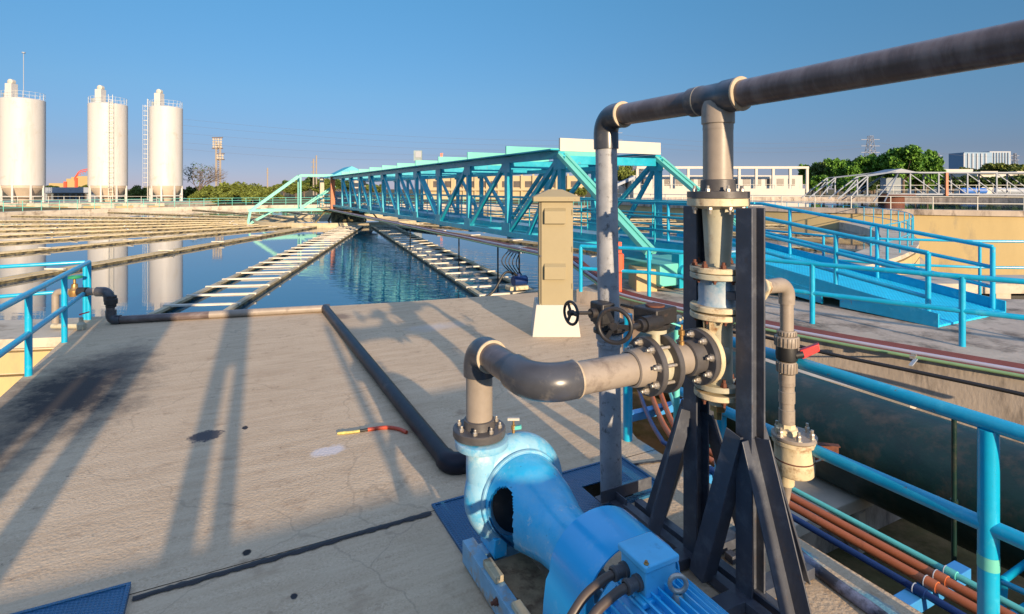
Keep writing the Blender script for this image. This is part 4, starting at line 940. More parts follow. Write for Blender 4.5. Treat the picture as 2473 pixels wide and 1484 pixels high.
# ------------------------------------------------------------------ conduits beside the deck on blue brackets
def cond(v, r, m, label, wob=0):
    z = -.08; u0 = -2.5
    pts = [W(u0, v, z), W(1.5, v, z), W(3.55, v, z), W(3.95, v+.05, z)]+[W(4.9, v+.62+(v-3.5)*.25, z), W(6.4, v+1.7+(v-3.5)*.3, z)]
    o = MB().tube(catmull(pts, 8), r, 14)
    for u in (1.75, 3.3, 0.4):
        o.lathe(W(u, v, z), U3, [(r, -.03), (r+.006, -.03), (r+.006, .03), (r, .03)], 14)
    return tag(o.build('conduit', M[m]), label, 'conduit', 'conduits on blue brackets beside the deck')
cond(3.49, .021, 'navy', 'dark navy conduit nearest the deck edge beside two orange ones')
cond(3.61, .027, 'orange', 'orange conduit lying next to the dark navy one')
cond(3.715, .027, 'orange', 'orange conduit lying next to the pale mint one')
cond(3.82, .019, 'tealc', 'pale mint conduit farthest from the deck edge')
for i, (u, l) in enumerate(((1.78, 'blue pipe bracket under the conduits near the bottom right corner'), (3.30, 'blue pipe bracket under the conduits behind the cream strainer tip'), (4.55, 'blue pipe bracket under the bending conduits near the post base'), (.35, 'blue pipe bracket under the conduits below the photo edge'))):
    if i == 3: continue
    t = thing('pipe_bracket', l, 'bracket', W(u, 3.6, -.15), 'blue brackets carrying the conduits')
    dv = 0 if u < 4 else .45
    MB().uvbox(u-.045, u+.045, 3.2, 4.02+dv, -.19, -.108).build('arm', M['bracket'], t, smooth=False, bevel=.004)
    b = MB()
    for v, r in ((3.49, .021), (3.61, .027), (3.715, .027), (3.82, .019)):
        if dv == 0: MB().torus(W(u-.0, v, -.08), U3, r+.004, .004, 20, 6).build('clip', M['galv'], t)
# dark green main with its saddle, and the thin drain stick in front of it
mp_ = thing('green_main', 'huge scuffed dark green water main running along the trench', 'pipe', W(3, 5.25, -.25))
MB().tube([W(-4, 5.25, -.17), W(6.0, 5.25, -.17)], .45, 56).build('barrel', M['bigpipe'], mp_)
sd_ = thing('pipe_saddle', 'pale concrete saddle block carrying the dark green main', 'support', W(3.6, 4.9, -1.2))
MB().uvbox(3.02, 3.75, 4.05, 6.3, -.70, -.58).build('slab', M['rim'], sd_, smooth=False, bevel=.01)
MB().uvbox(3.0, 3.1, 5.0, 5.1, -1.7, -.70).build('leg', M['rim'], sd_, smooth=False)
MB().uvbox(3.15, 3.6, 4.3, 6.0, -1.7, -.70).build('pier', M['concrete2'], sd_, smooth=False)
s0 = P(2304, 1000, 3.7)
dsk = thing('thin_pipe', 'thin dark green upright pipe hanging beside the green main', 'pipe', Vector((s0.x, s0.y, -.5)))
MB().cyl(Vector((s0.x, s0.y, .72)), Vector((s0.x, s0.y, -.36)), .015).build('pipe', M['bigpipe'], dsk)
MB().lathe(Vector((s0.x, s0.y, .08)), Z3, [(.016, 0), (.023, 0), (.023, .05), (.016, .05)], 14).build('collar', M['bigpipe'], dsk)
lr_ = thing('lower_railing', 'blue tube rail frame at a lower level in the bottom right corner', 'railing', P(2430, 1400, 3.3))
a0 = P(2425, 1400, 3.4); b = MB()
b.tube([P(2417, 1500, 3.4), a0, P(2500, 1345, 3.9)], .022, 10); b.build('top_rail', M['blue'], lr_)
MB().tube([a0+Z3*-.02, P(2520, 1452, 3.1)], .018, 10).build('mid_rail', M['blue'], lr_)
MB().tube([P(2440, 1484, 3.3), P(2520, 1440, 3.6)], .018, 10).build('mid_rail', M['blue'], lr_)
# half-buried hose at the right deck edge
o = MB().tube(catmull([P(1930, 1340, 3.33)-Z3*.0]+[G(1985, 1385, .03), G(2060, 1440, .03), G(2130, 1490, .03), G(2260, 1600, .03), G(2400, 1750, .03)], 8), .032, 16).build('edge_hose', mat('weathered_black_hose', (.03, .035, .05), .5, col2=(.22, .25, .36), c2amt=.45, c2scale=6))
tag(o, 'weathered black hose lying along the right edge of the deck', 'hose')

# ------------------------------------------------------------------ pipe lying on the deck
dk = thing('deck_pipe', 'long black pipe lying on the deck from the far left corner to the blue pump', 'pipe', W(10.7, 1.6, 0))
c0 = G(284, 773, .07); c1 = G(785, 745, .07); c2 = G(1082, 1116, .07)
cm = c0.lerp(c1, .42)
MB().tube([c0, cm], .063, 24).build('cross_pipe', M['pvcdark'], dk); MB().tube([cm, c1+(c1-c0).normalized()*.02], .062, 24).build('cross_pipe', M['pvc'], dk)
MB().tube([c1, c2], .070, 28).build('long_pipe', M['blackpipe'], dk)
MB().tube([c1+(c0-c1).normalized()*.02-Z3*0, c1+(c1-c0).normalized()*.08], .075, 24).build('elbow', M['elbow'], dk)
dd = (c2-c1).normalized(); sd2 = Vector((-dd.y, dd.x, 0)); sd2 = sd2 if sd2.x > 0 else -sd2
e = [c2-dd*.06]+arc(c2+dd*.06, dd, sd2, .09, 10)+[c2+dd*.06+sd2*.17]
MB().tube(e, .083, 24).build('end_elbow', M['blackpipe'], dk)
MB().tube([c2+dd*.06+sd2*.14, c2+dd*.06+sd2*.42+Z3*.0], .068, 24).build('stub', M['pvcdark'], dk)
MB().torus(c2+dd*.06+sd2*.17, sd2, .072, .008, 28, 8).build('glue_ring', M['pvc'], dk)
# upstand with elbow, union and rusty valve at the left corner
Yl = c0.y; xs_ = (268-CX)*Yl/F; z1 = H-(705-HY)*Yl/F
cor0 = Vector((xs_, Yl, .07)); cor1 = Vector((xs_-.03, Yl, z1))
e = [c0+Vector((.04, .01, 0))]+arc(cor0, (cor0-c0), Z3, .09, 8)+[cor0+Z3*.16]
MB().tube(e, .078, 22).build('elbow', M['elbow'], dk)
MB().tube([cor0+Z3*.1, cor1-Z3*.1], .062, 22).build('upstand', M['pvcdark'], dk)
MB().lathe(cor0+Z3*.20, Z3, [(.06, 0), (.075, .01), (.075, .05), (.095, .06), (.095, .14), (.082, .15), (.082, .19), (.06, .2)], 12).build('union_nut', M['iron'], dk)
e = [cor1-Z3*.15]+arc(cor1, Z3, Vector((-1, 0, 0)), .10, 8)+[cor1-Vector((.20, 0, 0))]
MB().tube(e, .078, 22).build('elbow', M['elbow'], dk)
hp = lambda x: Vector(((x-CX)*Yl/F, Yl, z1))
MB().tube([hp(240), hp(205)], .060, 20).build('pipe', M['pvc'], dk); MB().tube([hp(212), hp(190)], .072, 20).build('coupling', M['iron'], dk)
MB().tube([hp(192), hp(150)], .05, 20).build('pipe', M['rim'], dk)
b = MB().lathe(hp(180)-Z3*.075, Z3, [(0, 0), (.07, 0), (.085, .05), (.085, .10), (.05, .14), (.045, .20), (.02, .21), (.02, .30)], 14); vlv = b.build('gate_valve', M['brass'], dk)
b = MB().torus(hp(180)+Z3*.235, Z3, .10, .016, 24, 8); b.bar(hp(180)+Z3*.235-Vector((.1, 0, 0)), hp(180)+Z3*.235+Vector((.1, 0, 0)), .03, .02); b.build('green_handwheel', M['green'], vlv)
e = [hp(152)]+arc(hp(134), Vector((-1, 0, 0)), -Z3, .08, 8)+[hp(134)-Z3*1.9]
MB().tube(e, .052, 20).build('down_pipe', M['pvc'], dk)
tv = thing('tap_fitting', 'small rusty tap fitting on the deck corner beside the railing', 'tap', G(190, 790))
p = G(196, 788, .06); b = MB().tube([p-Vector((.45, 0, 0)), p+Vector((.06, 0, 0))], .04, 14); b.lathe(p-Z3*.05, Z3, [(0, 0), (.06, 0), (.065, .08), (.03, .12), (.03, .18)], 12); b.build('body', M['castgrey'], tv)
MB().bar(p+Z3*.18-Vector((.02, 0, 0)), p+Z3*.22+Vector((.12, .0, 0)), .03, .02).build('lever', M['red'], tv)

# ------------------------------------------------------------------ cabinet
cb = thing('control_cabinet', 'cream upright control cabinet with hooded vents and hipped lid on a tapered plinth', 'cabinet', G(1346, 812))
Yc = G(1346, 815).y; hx = lambda x, y=Yc: (x-CX)*y/F
cxm = hx(1344); zf = lambda y: H-(y-HY)*Yc/F
wb, wt = .362, .30
b = MB(); zb_ = zf(739)
pl = [Vector((cxm+sx*wb, Yc+.0+(0 if sy < 0 else .73), 0)) for sx, sy in ((-1, -1), (1, -1), (1, 1), (-1, 1))]; pt = [Vector((cxm+sx*wt, Yc+(.0 if sy < 0 else .62)+.05, zb_)) for sx, sy in ((-1, -1), (1, -1), (1, 1), (-1, 1))]
# front of the plinth is near vertical and the flanks flare
b.add([v-Z3*.02 for v in pl]+pt, [(0, 1, 5, 4), (1, 2, 6, 5), (2, 3, 7, 6), (3, 0, 4, 7), (4, 5, 6, 7)]); b.build('plinth', M['white'], cb, smooth=False, bevel=.01)
bw = .252; y0c = Yc+.07
ztop = zf(484)
b = MB().xbox(cxm-bw, cxm+bw, y0c, y0c+.45, zb_-.03, ztop); b.build('body', M['cab'], cb, smooth=False, bevel=.006)
door_ = MB().xbox(cxm-bw+.03, cxm+bw-.006, y0c-.012, y0c-.002, zb_+.0, ztop-.03).build('door', M['cab'], cb, smooth=False, bevel=.003)
gp_ = MB(); xl_, xr_, zl_, zh_ = cxm-bw+.018, cxm+bw-.002, zb_+.015, ztop-.028
for (a_, c_, e_, f_) in ((xl_, xl_+.009, zl_, zh_), (xl_, xr_, zh_, zh_+.009)): gp_.xbox(a_, c_, y0c-.005, y0c-.001, e_, f_)
gp_.build('door_gap', M['tar'], cb, smooth=False)
for zz in (.75, 1.3, 1.85): MB().cyl(Vector((cxm+bw-.01, y0c-.016, zz-.04)), Vector((cxm+bw-.01, y0c-.016, zz+.04)), .010, 10).build('hinge', M['cab'], door_)
rw = .345; zr0, zr1, zr2 = ztop-.02, ztop+.05, zf(458)
yA, yB = y0c-.09, y0c+.54; ym = (yA+yB)/2
v8 = [Vector((cxm-rw, yA, zr1)), Vector((cxm+rw, yA, zr1)), Vector((cxm+rw, yB, zr1)), Vector((cxm-rw, yB, zr1))]
lo = [v-Z3*(zr1-zr0) for v in v8]; rg = [Vector((cxm-.10, ym-.12, zr2)), Vector((cxm+.10, ym-.12, zr2)), Vector((cxm+.10, ym+.12, zr2)), Vector((cxm-.10, ym+.12, zr2))]
MB().add(lo+v8+rg, [(3, 2, 1, 0), (0, 1, 5, 4), (1, 2, 6, 5), (2, 3, 7, 6), (3, 0, 4, 7), (4, 5, 9, 8), (5, 6, 10, 9), (6, 7, 11, 10), (7, 4, 8, 11), (8, 9, 10, 11)]).build('lid', M['cab'], cb, smooth=False, bevel=.006)
for (ya, yb) in ((503, 541), (638, 676)):
    x0, x1 = hx(1315), hx(1367); za_, zb_2 = zf(ya), zf(yb)
    b = MB(); b.extrude([Vector((x0, y0c-.012, za_)), Vector((x0, y0c-.075, za_-.05)), Vector((x0, y0c-.075, zb_2)), Vector((x0, y0c-.012, zb_2))], Vector((x1-x0, 0, 0))); b.build('vent_hood', M['cab'], cb, smooth=False, bevel=.004)
MB().cyl(Vector((cxm-bw+.02, y0c-.014, 1.2)), Vector((cxm-bw+.02, y0c-.03, 1.2)), .016).build('lock', M['flange'], door_)

# ------------------------------------------------------------------ scrap of hose on the deck
h0 = G(815, 1047, .015)
hz_ = [h0, G(850, 1044, .018), G(888, 1038, .018), G(930, 1033, .018), G(960, 1036, .018), G(982, 1045, .018)]
sc_ = catmull(hz_, 6)
sh = thing('hose_scrap', 'short scrap of red and black hose with a frayed yellow end lying on the deck', 'hose', h0)
MB().tube(sc_[:10], [.010, .013, .012, .014, .012, .012, .012, .012, .012, .012], 10).build('frayed_end', M['hoseyel'], sh)
MB().tube(sc_[9:13], .013, 10).build('black_core', M['rubber'], sh); MB().tube(sc_[12:], .017, 12).build('red_sheath', mat('red_hose', (.50, .07, .03), .5), sh)

# ------------------------------------------------------------------ silos across the tank
def silo(cx_, Y, r, ztop, label, lad, tower_dx, mast=False, zb=0.):
    X = (cx_-CX)*Y/F; c = Vector((X, Y, zb)); t = thing('storage_silo', label, 'silo', c)
    zs = 2.75
    MB().lathe(c, Z3, [(r*.985, zs-.05-zb), (r, zs-zb), (r, ztop-zb), (r*.93, ztop-zb+.12), (r*.1, ztop-zb+.5), (0, ztop-zb+.5)], 64).build('shell', M['silo'], t, ang=25)
    MB().lathe(c, Z3, [(r*.30, .1), (r*.45, .6), (r*.97, zs-.35-zb), (r*.97, zs-zb)], 48).build('cone', M['silocone'], t)
    for k in range(8):
        a = 2*math.pi*(k+.35)/8; p = c+Vector((math.cos(a)*r*.97, math.sin(a)*r*.97, 0))
        MB().box(p+Z3*(zs/2-.1), .24, .24, zs+.2, Vector((math.cos(a), math.sin(a), 0)), Vector((-math.sin(a), math.cos(a), 0))).build('leg', M['silo'], t)
    MB().torus(c+Z3*1.05, Z3, r*.96, .09, 48, 6).build('ring_beam', M['silo'], t)
    tw = Vector((X+tower_dx, Y-r*.45, 0))
    b = MB(); b.xbox(tw.x-.5, tw.x+.5, tw.y-.6, tw.y+.6, ztop-.3, ztop+2.35); ftw = b.build('filter_tower', M['silo'], t, smooth=False, bevel=.03)
    b = MB(); b.lathe(Vector((tw.x+.12, tw.y-.5, ztop+2.62)), Vector((0, 1, 0)), [(0, 0), (.28, 0), (.42, .1), (.42, .7), (.28, .8), (0, .8)], 20); b.cyl(Vector((tw.x-.35, tw.y, ztop+2.3)), Vector((tw.x-.35, tw.y, ztop+3.0)), .035, 6); b.build('fan_drum', M['white'], ftw)
    b = MB(); n = 22
    for h in (.5, 1.0): b.torus(c+Z3*(ztop+.12+h), Z3, r*.97, .016, 40, 6)
    for k in range(n):
        a = 2*math.pi*k/n; p = c+Vector((r*.97*math.cos(a), r*.97*math.sin(a), ztop)); b.cyl(p, p+Z3*1.12, .016, 6)
    b.build('roof_railing', M['railcream'], t)
    a = R(lad); d = Vector((math.sin(a), -math.cos(a), 0)); s = Vector((math.cos(a), math.sin(a), 0)); p = c+d*(r+.22)
    b = MB()
    for k in (-.28, .28): b.bar(p+s*k+Z3*.3, p+s*k+Z3*(ztop+1.4), .06, .06, d)
    for k in range(38): z = .5+k*(ztop+.5)/38; b.bar(p-s*.28+Z3*z, p+s*.28+Z3*z, .04, .04)
    ldo = b.build('ladder', M['railcream'], t, smooth=False)
    b = MB()
    for k in range(18):
        z = 2.5+k*(ztop-1.5)/18; q = [p+s*.34*math.cos(th)+d*.72*math.sin(th)+Z3*z for th in [math.pi*j/8 for j in range(9)]]
        b.tube(q, .025, 5, False)
    for th in (.5, 1.57, 2.6): o_ = s*.34*math.cos(th)+d*.72*math.sin(th); b.bar(p+o_+Z3*2.5, p+o_+Z3*(ztop+.4), .04, .03, d)
    b.build('ladder_cage', M['railcream'], ldo, smooth=False)
    if mast:
        m0 = Vector((X+.3, Y-.2, ztop)); b = MB().cyl(m0, m0+Z3*7.3, .05, 8); b.lathe(m0+Z3*7.3, Z3, [(0, 0), (.25, .05), (.25, .2), (0, .25)], 10); b.build('mast', M['galv'], t)
    b = MB(); b.xbox(X-1.6, X-.3, Y-r*.6, Y-r*.2, ztop+.1, ztop+.9); b.build('roof_hatch', M['roofgrey'], t, smooth=False)
silo(55, 87, 2.80, 16.1, 'white storage silo at the left edge of the photo with a tall mast on top', -62, -.65, True)
silo(261, 92, 2.72, 16.1, 'white storage silo in the middle of the three with its caged ladder on the right', 42, -.35)
silo(401.5, 95.5, 2.48, 16.1, 'white storage silo on the right of the three with its caged ladder on the left', -68, -.50)
t = thing('silo_plinth', 'long cream concrete plinth with blocks below the three silos', 'plinth', Vector((-73, 86, 0)))
b = MB(); b.xbox(-92, -52, 83, 101, -1, .10); b.build('slab', M['rim'], t, smooth=False)
b = MB()
for x in range(8): b.xbox(-89+x*4.8, -87+x*4.8, 81.2, 83, -1, .02)
b.build('buttress', M['rim'], t, smooth=False); b = MB(); b.xbox(-92, -52, 81.6, 83, -1, -.35); b.build('ledge', M['tan'], t, smooth=False)
rs = [Vector((-92+2.3*k, 82.6, .1)) for k in range(18)]
railing('guard_railing', 'thin pale railing in front of the silo legs', rs, (.5, 1.0), .03, .022, M['railcream'])

WALL = {}
def bld(nm, label, cat, x0, x1, yt, yb, Y, depth, m, zbase=None):
    X0, X1 = (x0-CX)*Y/F, (x1-CX)*Y/F; zt = H-(yt-HY)*Y/F; zb = H-(yb-HY)*Y/F if zbase is None else zbase
    t = thing(nm, label, cat, Vector(((X0+X1)/2, Y, zb)))
    WALL[t] = MB().xbox(X0, X1, Y, Y+depth, zb-1, zt).build('wall', m, t, smooth=False)
    return t, X0, X1, zb, zt
def wins(t, x0, x1, ya, yb, Y, n, frac=.6, m='glass', nm='window'):
    for k in range(n):
        a = x0+(x1-x0)*(k+.5-frac/2)/n; c = x0+(x1-x0)*(k+.5+frac/2)/n
        pa_, pb_ = P(a, ya, Y), P(c, yb, Y); MB().xbox(pa_.x, pb_.x, Y-.06, Y+.05, pb_.z, pa_.z).build(nm, M[m], WALL[t], smooth=False)
# grey pump house between the silos
t, *_ = bld('pump_house', 'low grey building with dark windows between two silos', 'building', 110, 214, 455, 489, 108, 8, M['roofgrey'])
p1, p2 = P(108, 453, 107.4), P(216, 466, 107.4); MB().xbox(p1.x, p2.x, 107.2, 107.9, p2.z, p1.z).build('fascia', M['galv'], t, smooth=False)
wins(t, 112, 212, 469, 482, 108, 7, .62)
# cream factory seen through the bridge
t, *_ = bld('factory_building', 'long cream factory with a row of dark windows seen through the bridge truss', 'building', 1020, 1412, 425, 500, 125, 25, M['fac'])
wins(t, 1040, 1400, 438, 453, 125, 13, .55)
for k in range(14):
    p_ = P(1036+k*28, 420, 124.6); MB().xbox(p_.x-.22, p_.x+.22, 124.5, 125, -1, p_.z).build('pilaster', M['fac'], t, smooth=False)
p1, p2 = P(1020, 456, 124.4), P(1412, 461, 124.4); MB().xbox(p1.x, p2.x, 124.2, 124.95, p2.z, p1.z).build('ledge', M['fac'], t, smooth=False)
# white building with open frame
t, *_ = bld('white_building', 'white industrial building with an open white frame standing in front', 'building', 1530, 1938, 424, 478, 112, 16, M['facw'])
wins(t, 1545, 1925, 432, 449, 112, 14, .62)
for k in range(11):
    x = 1949-41*k; p_ = P(x, 405, 104); MB().xbox(p_.x-.22, p_.x+.22, 103.8, 104.2, 1.5, p_.z).build('frame_column', M['white'], t, smooth=False)
p1, p2 = P(1537, 402.5, 104), P(1952, 408, 104); MB().xbox(p1.x, p2.x, 103.7, 104.3, p2.z, p1.z).build('frame_beam', M['white'], t, smooth=False)
p1, p2 = P(1530, 456, 103), P(1944, 480, 103); MB().xbox(p1.x, p2.x, 103, 106, p2.z-1.5, p1.z).build('base_wall', M['facw'], t, smooth=False)
b = MB()
for k in range(30):
    p_ = P(1540+k*14, 446, 103.3); b.cyl(Vector((p_.x, 103.3, p_.z-.9)), p_, .03, 5)
b.tube([P(1540, 446, 103.3), P(1946, 446, 103.3)], .03, 5); b.build('roof_railing', M['railcream'], t)
t = thing('conveyor_roof', 'sloping pale grey stair roof beside the white building', 'stair roof', P(1505, 460, 108))
MB().bar(P(1478, 452, 108), P(1531, 429, 108), 2.2, .5).build('roof', M['galv'], t, smooth=False)
b = MB(); 
for x, y in ((1490, 447), (1508, 440), (1526, 432)): b.cyl(P(x, y, 108), P(x, 480, 108), .12, 6)
b.build('post', M['galv'], t)
t, *_ = bld('white_building', 'pale flat-roofed building beyond the second tank near the tower block', 'building', 2262, 2350, 409, 462, 190, 14, M['facw'])
MB().xbox(P(2262, 402, 189).x, P(2274, 402, 189).x, 189, 196, 5, P(2262, 403, 189).z).build('roof_tower', M['facw'], t, smooth=False)
t, *_ = bld('factory_building', 'low cream roofed shed at the right edge behind the grey truss', 'building', 2360, 2600, 416, 466, 170, 14, M['facw'])
for (a, c) in ((2368, 2410), (2456, 2500)):
    p1, p2 = P(a, 414, 169), P(c, 420, 169); MB().xbox(p1.x, p2.x, 169, 172, p2.z, p1.z).build('parapet', M['white'], t, smooth=False)
# blue tarpaulins / tanks behind
for (a, c, l) in ((2318, 2382, 'long bright blue tank behind the grey truss, left of two'), (2398, 2500, 'long pale blue tank behind the grey truss at the right edge')):
    p1, p2 = P(a, 462, 130), P(c, 462, 130); tag(MB().lathe(p1, Vector((1, 0, 0)), [(0, 0), (.5, .1), (.75, .4), (.75, p2.x-p1.x-.4), (.5, p2.x-p1.x-.1), (0, p2.x-p1.x)], 20).build('blue_tank', M['tarp' if a < 2390 else 'galv']), l, 'tank')
# yellow works with red frame far left
t = thing('quarry_works', 'far yellow block buildings with a red curved conveyor between two silos', 'building', P(175, 455, 330))
for (a, c, y0) in ((118, 160, 443), (160, 172, 432), (172, 186, 428), (186, 214, 426)):
    p1, p2 = P(a, y0, 330), P(c, 470, 330); MB().xbox(p1.x, p2.x, 330, 340, -3, p1.z).build('block', M['yellow'], t, smooth=False)
for (a, c, y0) in ((153, 159, 439), (180, 185, 430)):
    p1, p2 = P(a, y0, 329), P(c, 470, 329); MB().xbox(p1.x, p2.x, 329, 331, -3, p1.z).build('red_bay', M['orangepaint'], t, smooth=False)
b = MB()
for dy in (0, 4): b.tube(catmull([P(179, 432+dy, 330), P(184, 424+dy, 330), P(192, 414+dy, 330), P(204, 410+dy, 330), P(216, 408+dy, 330)], 5), .26, 6)
for k in range(6): b.bar(P(181+k*6, 427-k*3, 330), P(183+k*6, 429-k*3, 330), .3, .3)
b.build('curved_conveyor', M['orangepaint'], t)
# tower block
t, X0, X1, zb, zt = bld('tower_block', 'distant blue and white residential tower block on the right skyline', 'building', 2390, 2441, 366, 420, 1000, 30, M['hrwhite'], -3)
p1, p2 = P(2323, 369, 990), P(2390, 369, 990)
MB().xbox(p1.x, p2.x, 985, 1020, -3, p1.z).build('blue_wing', M['hrblue'], t, smooth=False)
for k in range(7):
    a = P(2394+k*6.9, 369, 998); MB().xbox(a.x, a.x+2.0, 998.5, 999.9, 2, a.z).build('window_column', M['hrblue'], t, smooth=False)
for k in range(6):
    a = P(2327+k*10.5, 371, 984); MB().xbox(a.x, a.x+2.6, 983.6, 984.9, 2, a.z).build('window_column', M['hrwhite' if k % 2 else 'galv'], t, smooth=False)

# ------------------------------------------------------------------ second tank with its grey truss
C2 = Vector((41.0, 60.0, 0)); R2 = 30.0; Z2 = .93
t2 = thing('clarifier_tank', 'second raised round tank with tall tan wall on the right beyond the ramp', 'tank', C2)
MB().lathe(C2, Z3, [(R2, -6), (R2, Z2-.35), (R2+.06, Z2-.33)], 160).build('tank_wall', M['tan'], t2, ang=30)
MB().lathe(C2, Z3, [(R2, Z2-.33), (R2+.14, Z2-.33), (R2+.14, Z2), (R2-1.0, Z2), (R2-1.0, Z2-1)], 160).build('rim', M['concrete2'], t2, ang=30)
b = MB(); b.add([C2+Vector(((R2-.9)*math.cos(2*math.pi*k/96), (R2-.9)*math.sin(2*math.pi*k/96), Z2-.45)) for k in range(96)], [tuple(range(96))]); struct(b.build('water', M['water'], smooth=False))
r2 = lambda a: C2+Vector((R2*math.sin(R(a)), -R2*math.cos(R(a)), Z2))
railing('guard_railing', 'pale railing along the rim of the second tank', [r2(-100+4.1*k) for k in range(38)], (.40, .80), .03, .026, M['railcream'])
g2_ = thing('scraper_bridge', 'grey steel truss bridge over the second tank on the right', 'bridge', C2)
dx, dy = Vector((.99, -.13, 0)).normalized(), Vector((.13, .99, 0)).normalized()
for s in (-1.3, 1.3):
    o_ = C2+dy*s
    MB().bar(o_-dx*1+Z3*3.95, o_+dx*34+Z3*3.75, .13, .15).build('top_chord', M['truss'], g2_, smooth=False)
    MB().bar(o_-dx*1+Z3*1.65, o_+dx*34+Z3*1.60, .13, .15).build('bottom_chord', M['truss'], g2_, smooth=False)
    for k in range(12):
        a = o_+dx*(1.2+2.75*k); MB().bar(a+Z3*1.65, a+Z3*3.85, .11, .12, dx).build('post', M['truss'], g2_, smooth=False)
        MB().bar(a+Z3*3.8, a+dx*2.75+Z3*1.65, .08, .08, dy).build('diagonal', M['truss'], g2_, smooth=False)
    # sloping arms to the left
    for sl in (1.0, 2.6):
        a = o_+dy*s*sl
        MB().bar(o_+Z3*4.1, a-dx*4.6+Z3*3.5, .11, .11).build('arm', M['truss'], g2_, smooth=False)
        MB().bar(a-dx*4.6+Z3*3.5, a-dx*7.4+Z3*1.2, .11, .11).build('arm', M['truss'], g2_, smooth=False)
        MB().bar(a-dx*4.6+Z3*3.5, a-dx*4.6+Z3*1.6, .12, .12, dx).build('post', M['truss'], g2_, smooth=False)
        MB().bar(o_+Z3*3.8, a-dx*3.0+Z3*.9, .09, .09).build('brace', M['truss'], g2_, smooth=False)
        MB().bar(a-dx*4.5+Z3*3.4, a-dx*6.2+Z3*1.3, .1, .1).build('brace', M['truss'], g2_, smooth=False)
b = MB(); b.box(C2+dx*16.5+Z3*3.92, 34, 2.7, .08, dx, dy); b.build('roof_sheet', M['truss'], g2_, smooth=False)
b = MB(); b.box(C2+dx*15+Z3*1.55, 38, 2.2, .1, dx, dy); b.build('walkway', M['roofgrey'], g2_, smooth=False)
b = MB(); b.extrude([C2-dx*1.6+dy*-1.6+Z3*3.9, C2+dx*.2+dy*-1.6+Z3*4.35, C2+dx*2+dy*-1.6+Z3*3.9], dy*3.2); b.build('hood', M['truss'], g2_, smooth=False)
MB().lathe(C2, Z3, [(1.2, -1), (1.2, 1.4), (2.2, 1.5), (2.2, 1.62), (0, 1.62)], 20).build('centre_pier', M['rust'], g2_)
MB().box(C2+Z3*2.6, 1.6, 1.2, 1.6, dx, dy).build('gear_housing', M['roofgrey'], g2_, smooth=False)
MB().box(C2+dx*4.6-dy*1.5+Z3*2.7, .22, .22, 2.4, dx, dy).build('brown_post', M['orange'], g2_, smooth=False)
b = MB()
for h in (.5, 1.0): b.tube([C2-dx*2-dy*1.2+Z3*(1.6+h), C2+dx*33-dy*1.2+Z3*(1.6+h)], .025, 5)
for k in range(22): a = C2+dx*(-2+1.6*k)-dy*1.2; b.cyl(a+Z3*1.6, a+Z3*2.6, .025, 5)
b.build('handrail', M['railcream'], g2_)

# ------------------------------------------------------------------ vegetation
def crown_mesh(name, n, lobes, leaf, m, seed):
    rd = random.Random(seed); vs = []; fs = []
    ws = [l[3]**1.7 for l in lobes]
    for _ in range(n):
        l = rd.choices(lobes, ws)[0]
        while True:
            p = Vector((rd.uniform(-1, 1), rd.uniform(-1, 1), rd.uniform(-1, 1)))
            if p.length <= 1: break
        k = p.length; p = p.normalized()*(k**.6)*rd.uniform(.75, 1.18) if k > 0 else p
        c = Vector(l[:3])+Vector((p.x*l[3], p.y*l[3], p.z*l[3]*l[4])); s = leaf*rd.uniform(.5, 1.3)
        a = Vector((rd.gauss(0, 1), rd.gauss(0, 1), rd.gauss(0, .7))).normalized(); bb = a.cross(Vector((rd.gauss(0, 1), rd.gauss(0, 1), rd.gauss(0, 1)))).normalized()
        i = len(vs); vs += [c-a*s*.6-bb*s*.3, c+a*s*.1-bb*s*.5, c+a*s*.7+bb*s*.05, c-a*s*.05+bb*s*.5]; fs.append((i, i+1, i+2, i+3))
    me = bpy.data.meshes.new(name); me.from_pydata([tuple(v) for v in vs], [], fs); me.materials.append(m); return me
def lobeset(seed, n, w, h, zc):
    rd = random.Random(seed); out = [(0, 0, zc, w*.5, h/w)]
    for _ in range(n*2):
        a = rd.uniform(0, 6.28); rr = w*rd.uniform(.35, .75); out.append((math.cos(a)*rr, math.sin(a)*rr, zc+h*rd.uniform(-.45, .6), w*rd.uniform(.13, .32), rd.uniform(.5, .95)))
    return out
def trunk_mesh(seed, h, r, lim, spread):
    rd = random.Random(seed); b = MB(); b.tube([(0, 0, -1), (.05, 0, h*.3), (.1, .05, h*.62)], [r, r*.8, r*.5], 8)
    for _ in range(lim):
        a = rd.uniform(0, 6.28); z0 = h*rd.uniform(.3, .6); b.tube([(.08, .03, z0), (math.cos(a)*spread*.45, math.sin(a)*spread*.45, z0+h*.16), (math.cos(a)*spread*.8, math.sin(a)*spread*.8, z0+h*rd.uniform(.25, .4))], [r*.4, r*.25, r*.08], 6)
    me = bpy.data.meshes.new('trunk'); me.from_pydata([tuple(p) for p in b.v], [], b.f); me.materials.append(M['bark']); return me
CR = {k: (crown_mesh('crown_'+k, n, lobeset(sd, nl, 4.0, 3.0, 5.2), lf, M[mm], sd), trunk_mesh(sd, 6.5, .28, 7, 3.4)) for k, n, nl, lf, mm, sd in
      (('a', 8000, 14, .40, 'leaf', 3), ('b', 7000, 12, .40, 'leaf', 11), ('c', 6500, 12, .42, 'leafdark', 23), ('d', 5500, 12, .42, 'leafolive', 31))}
BU = crown_mesh('bush_crown', 3000, lobeset(5, 10, 2.6, 1.3, 1.4), .30, M['leafolive'], 5), trunk_mesh(5, 1.6, .1, 6, 1.8)
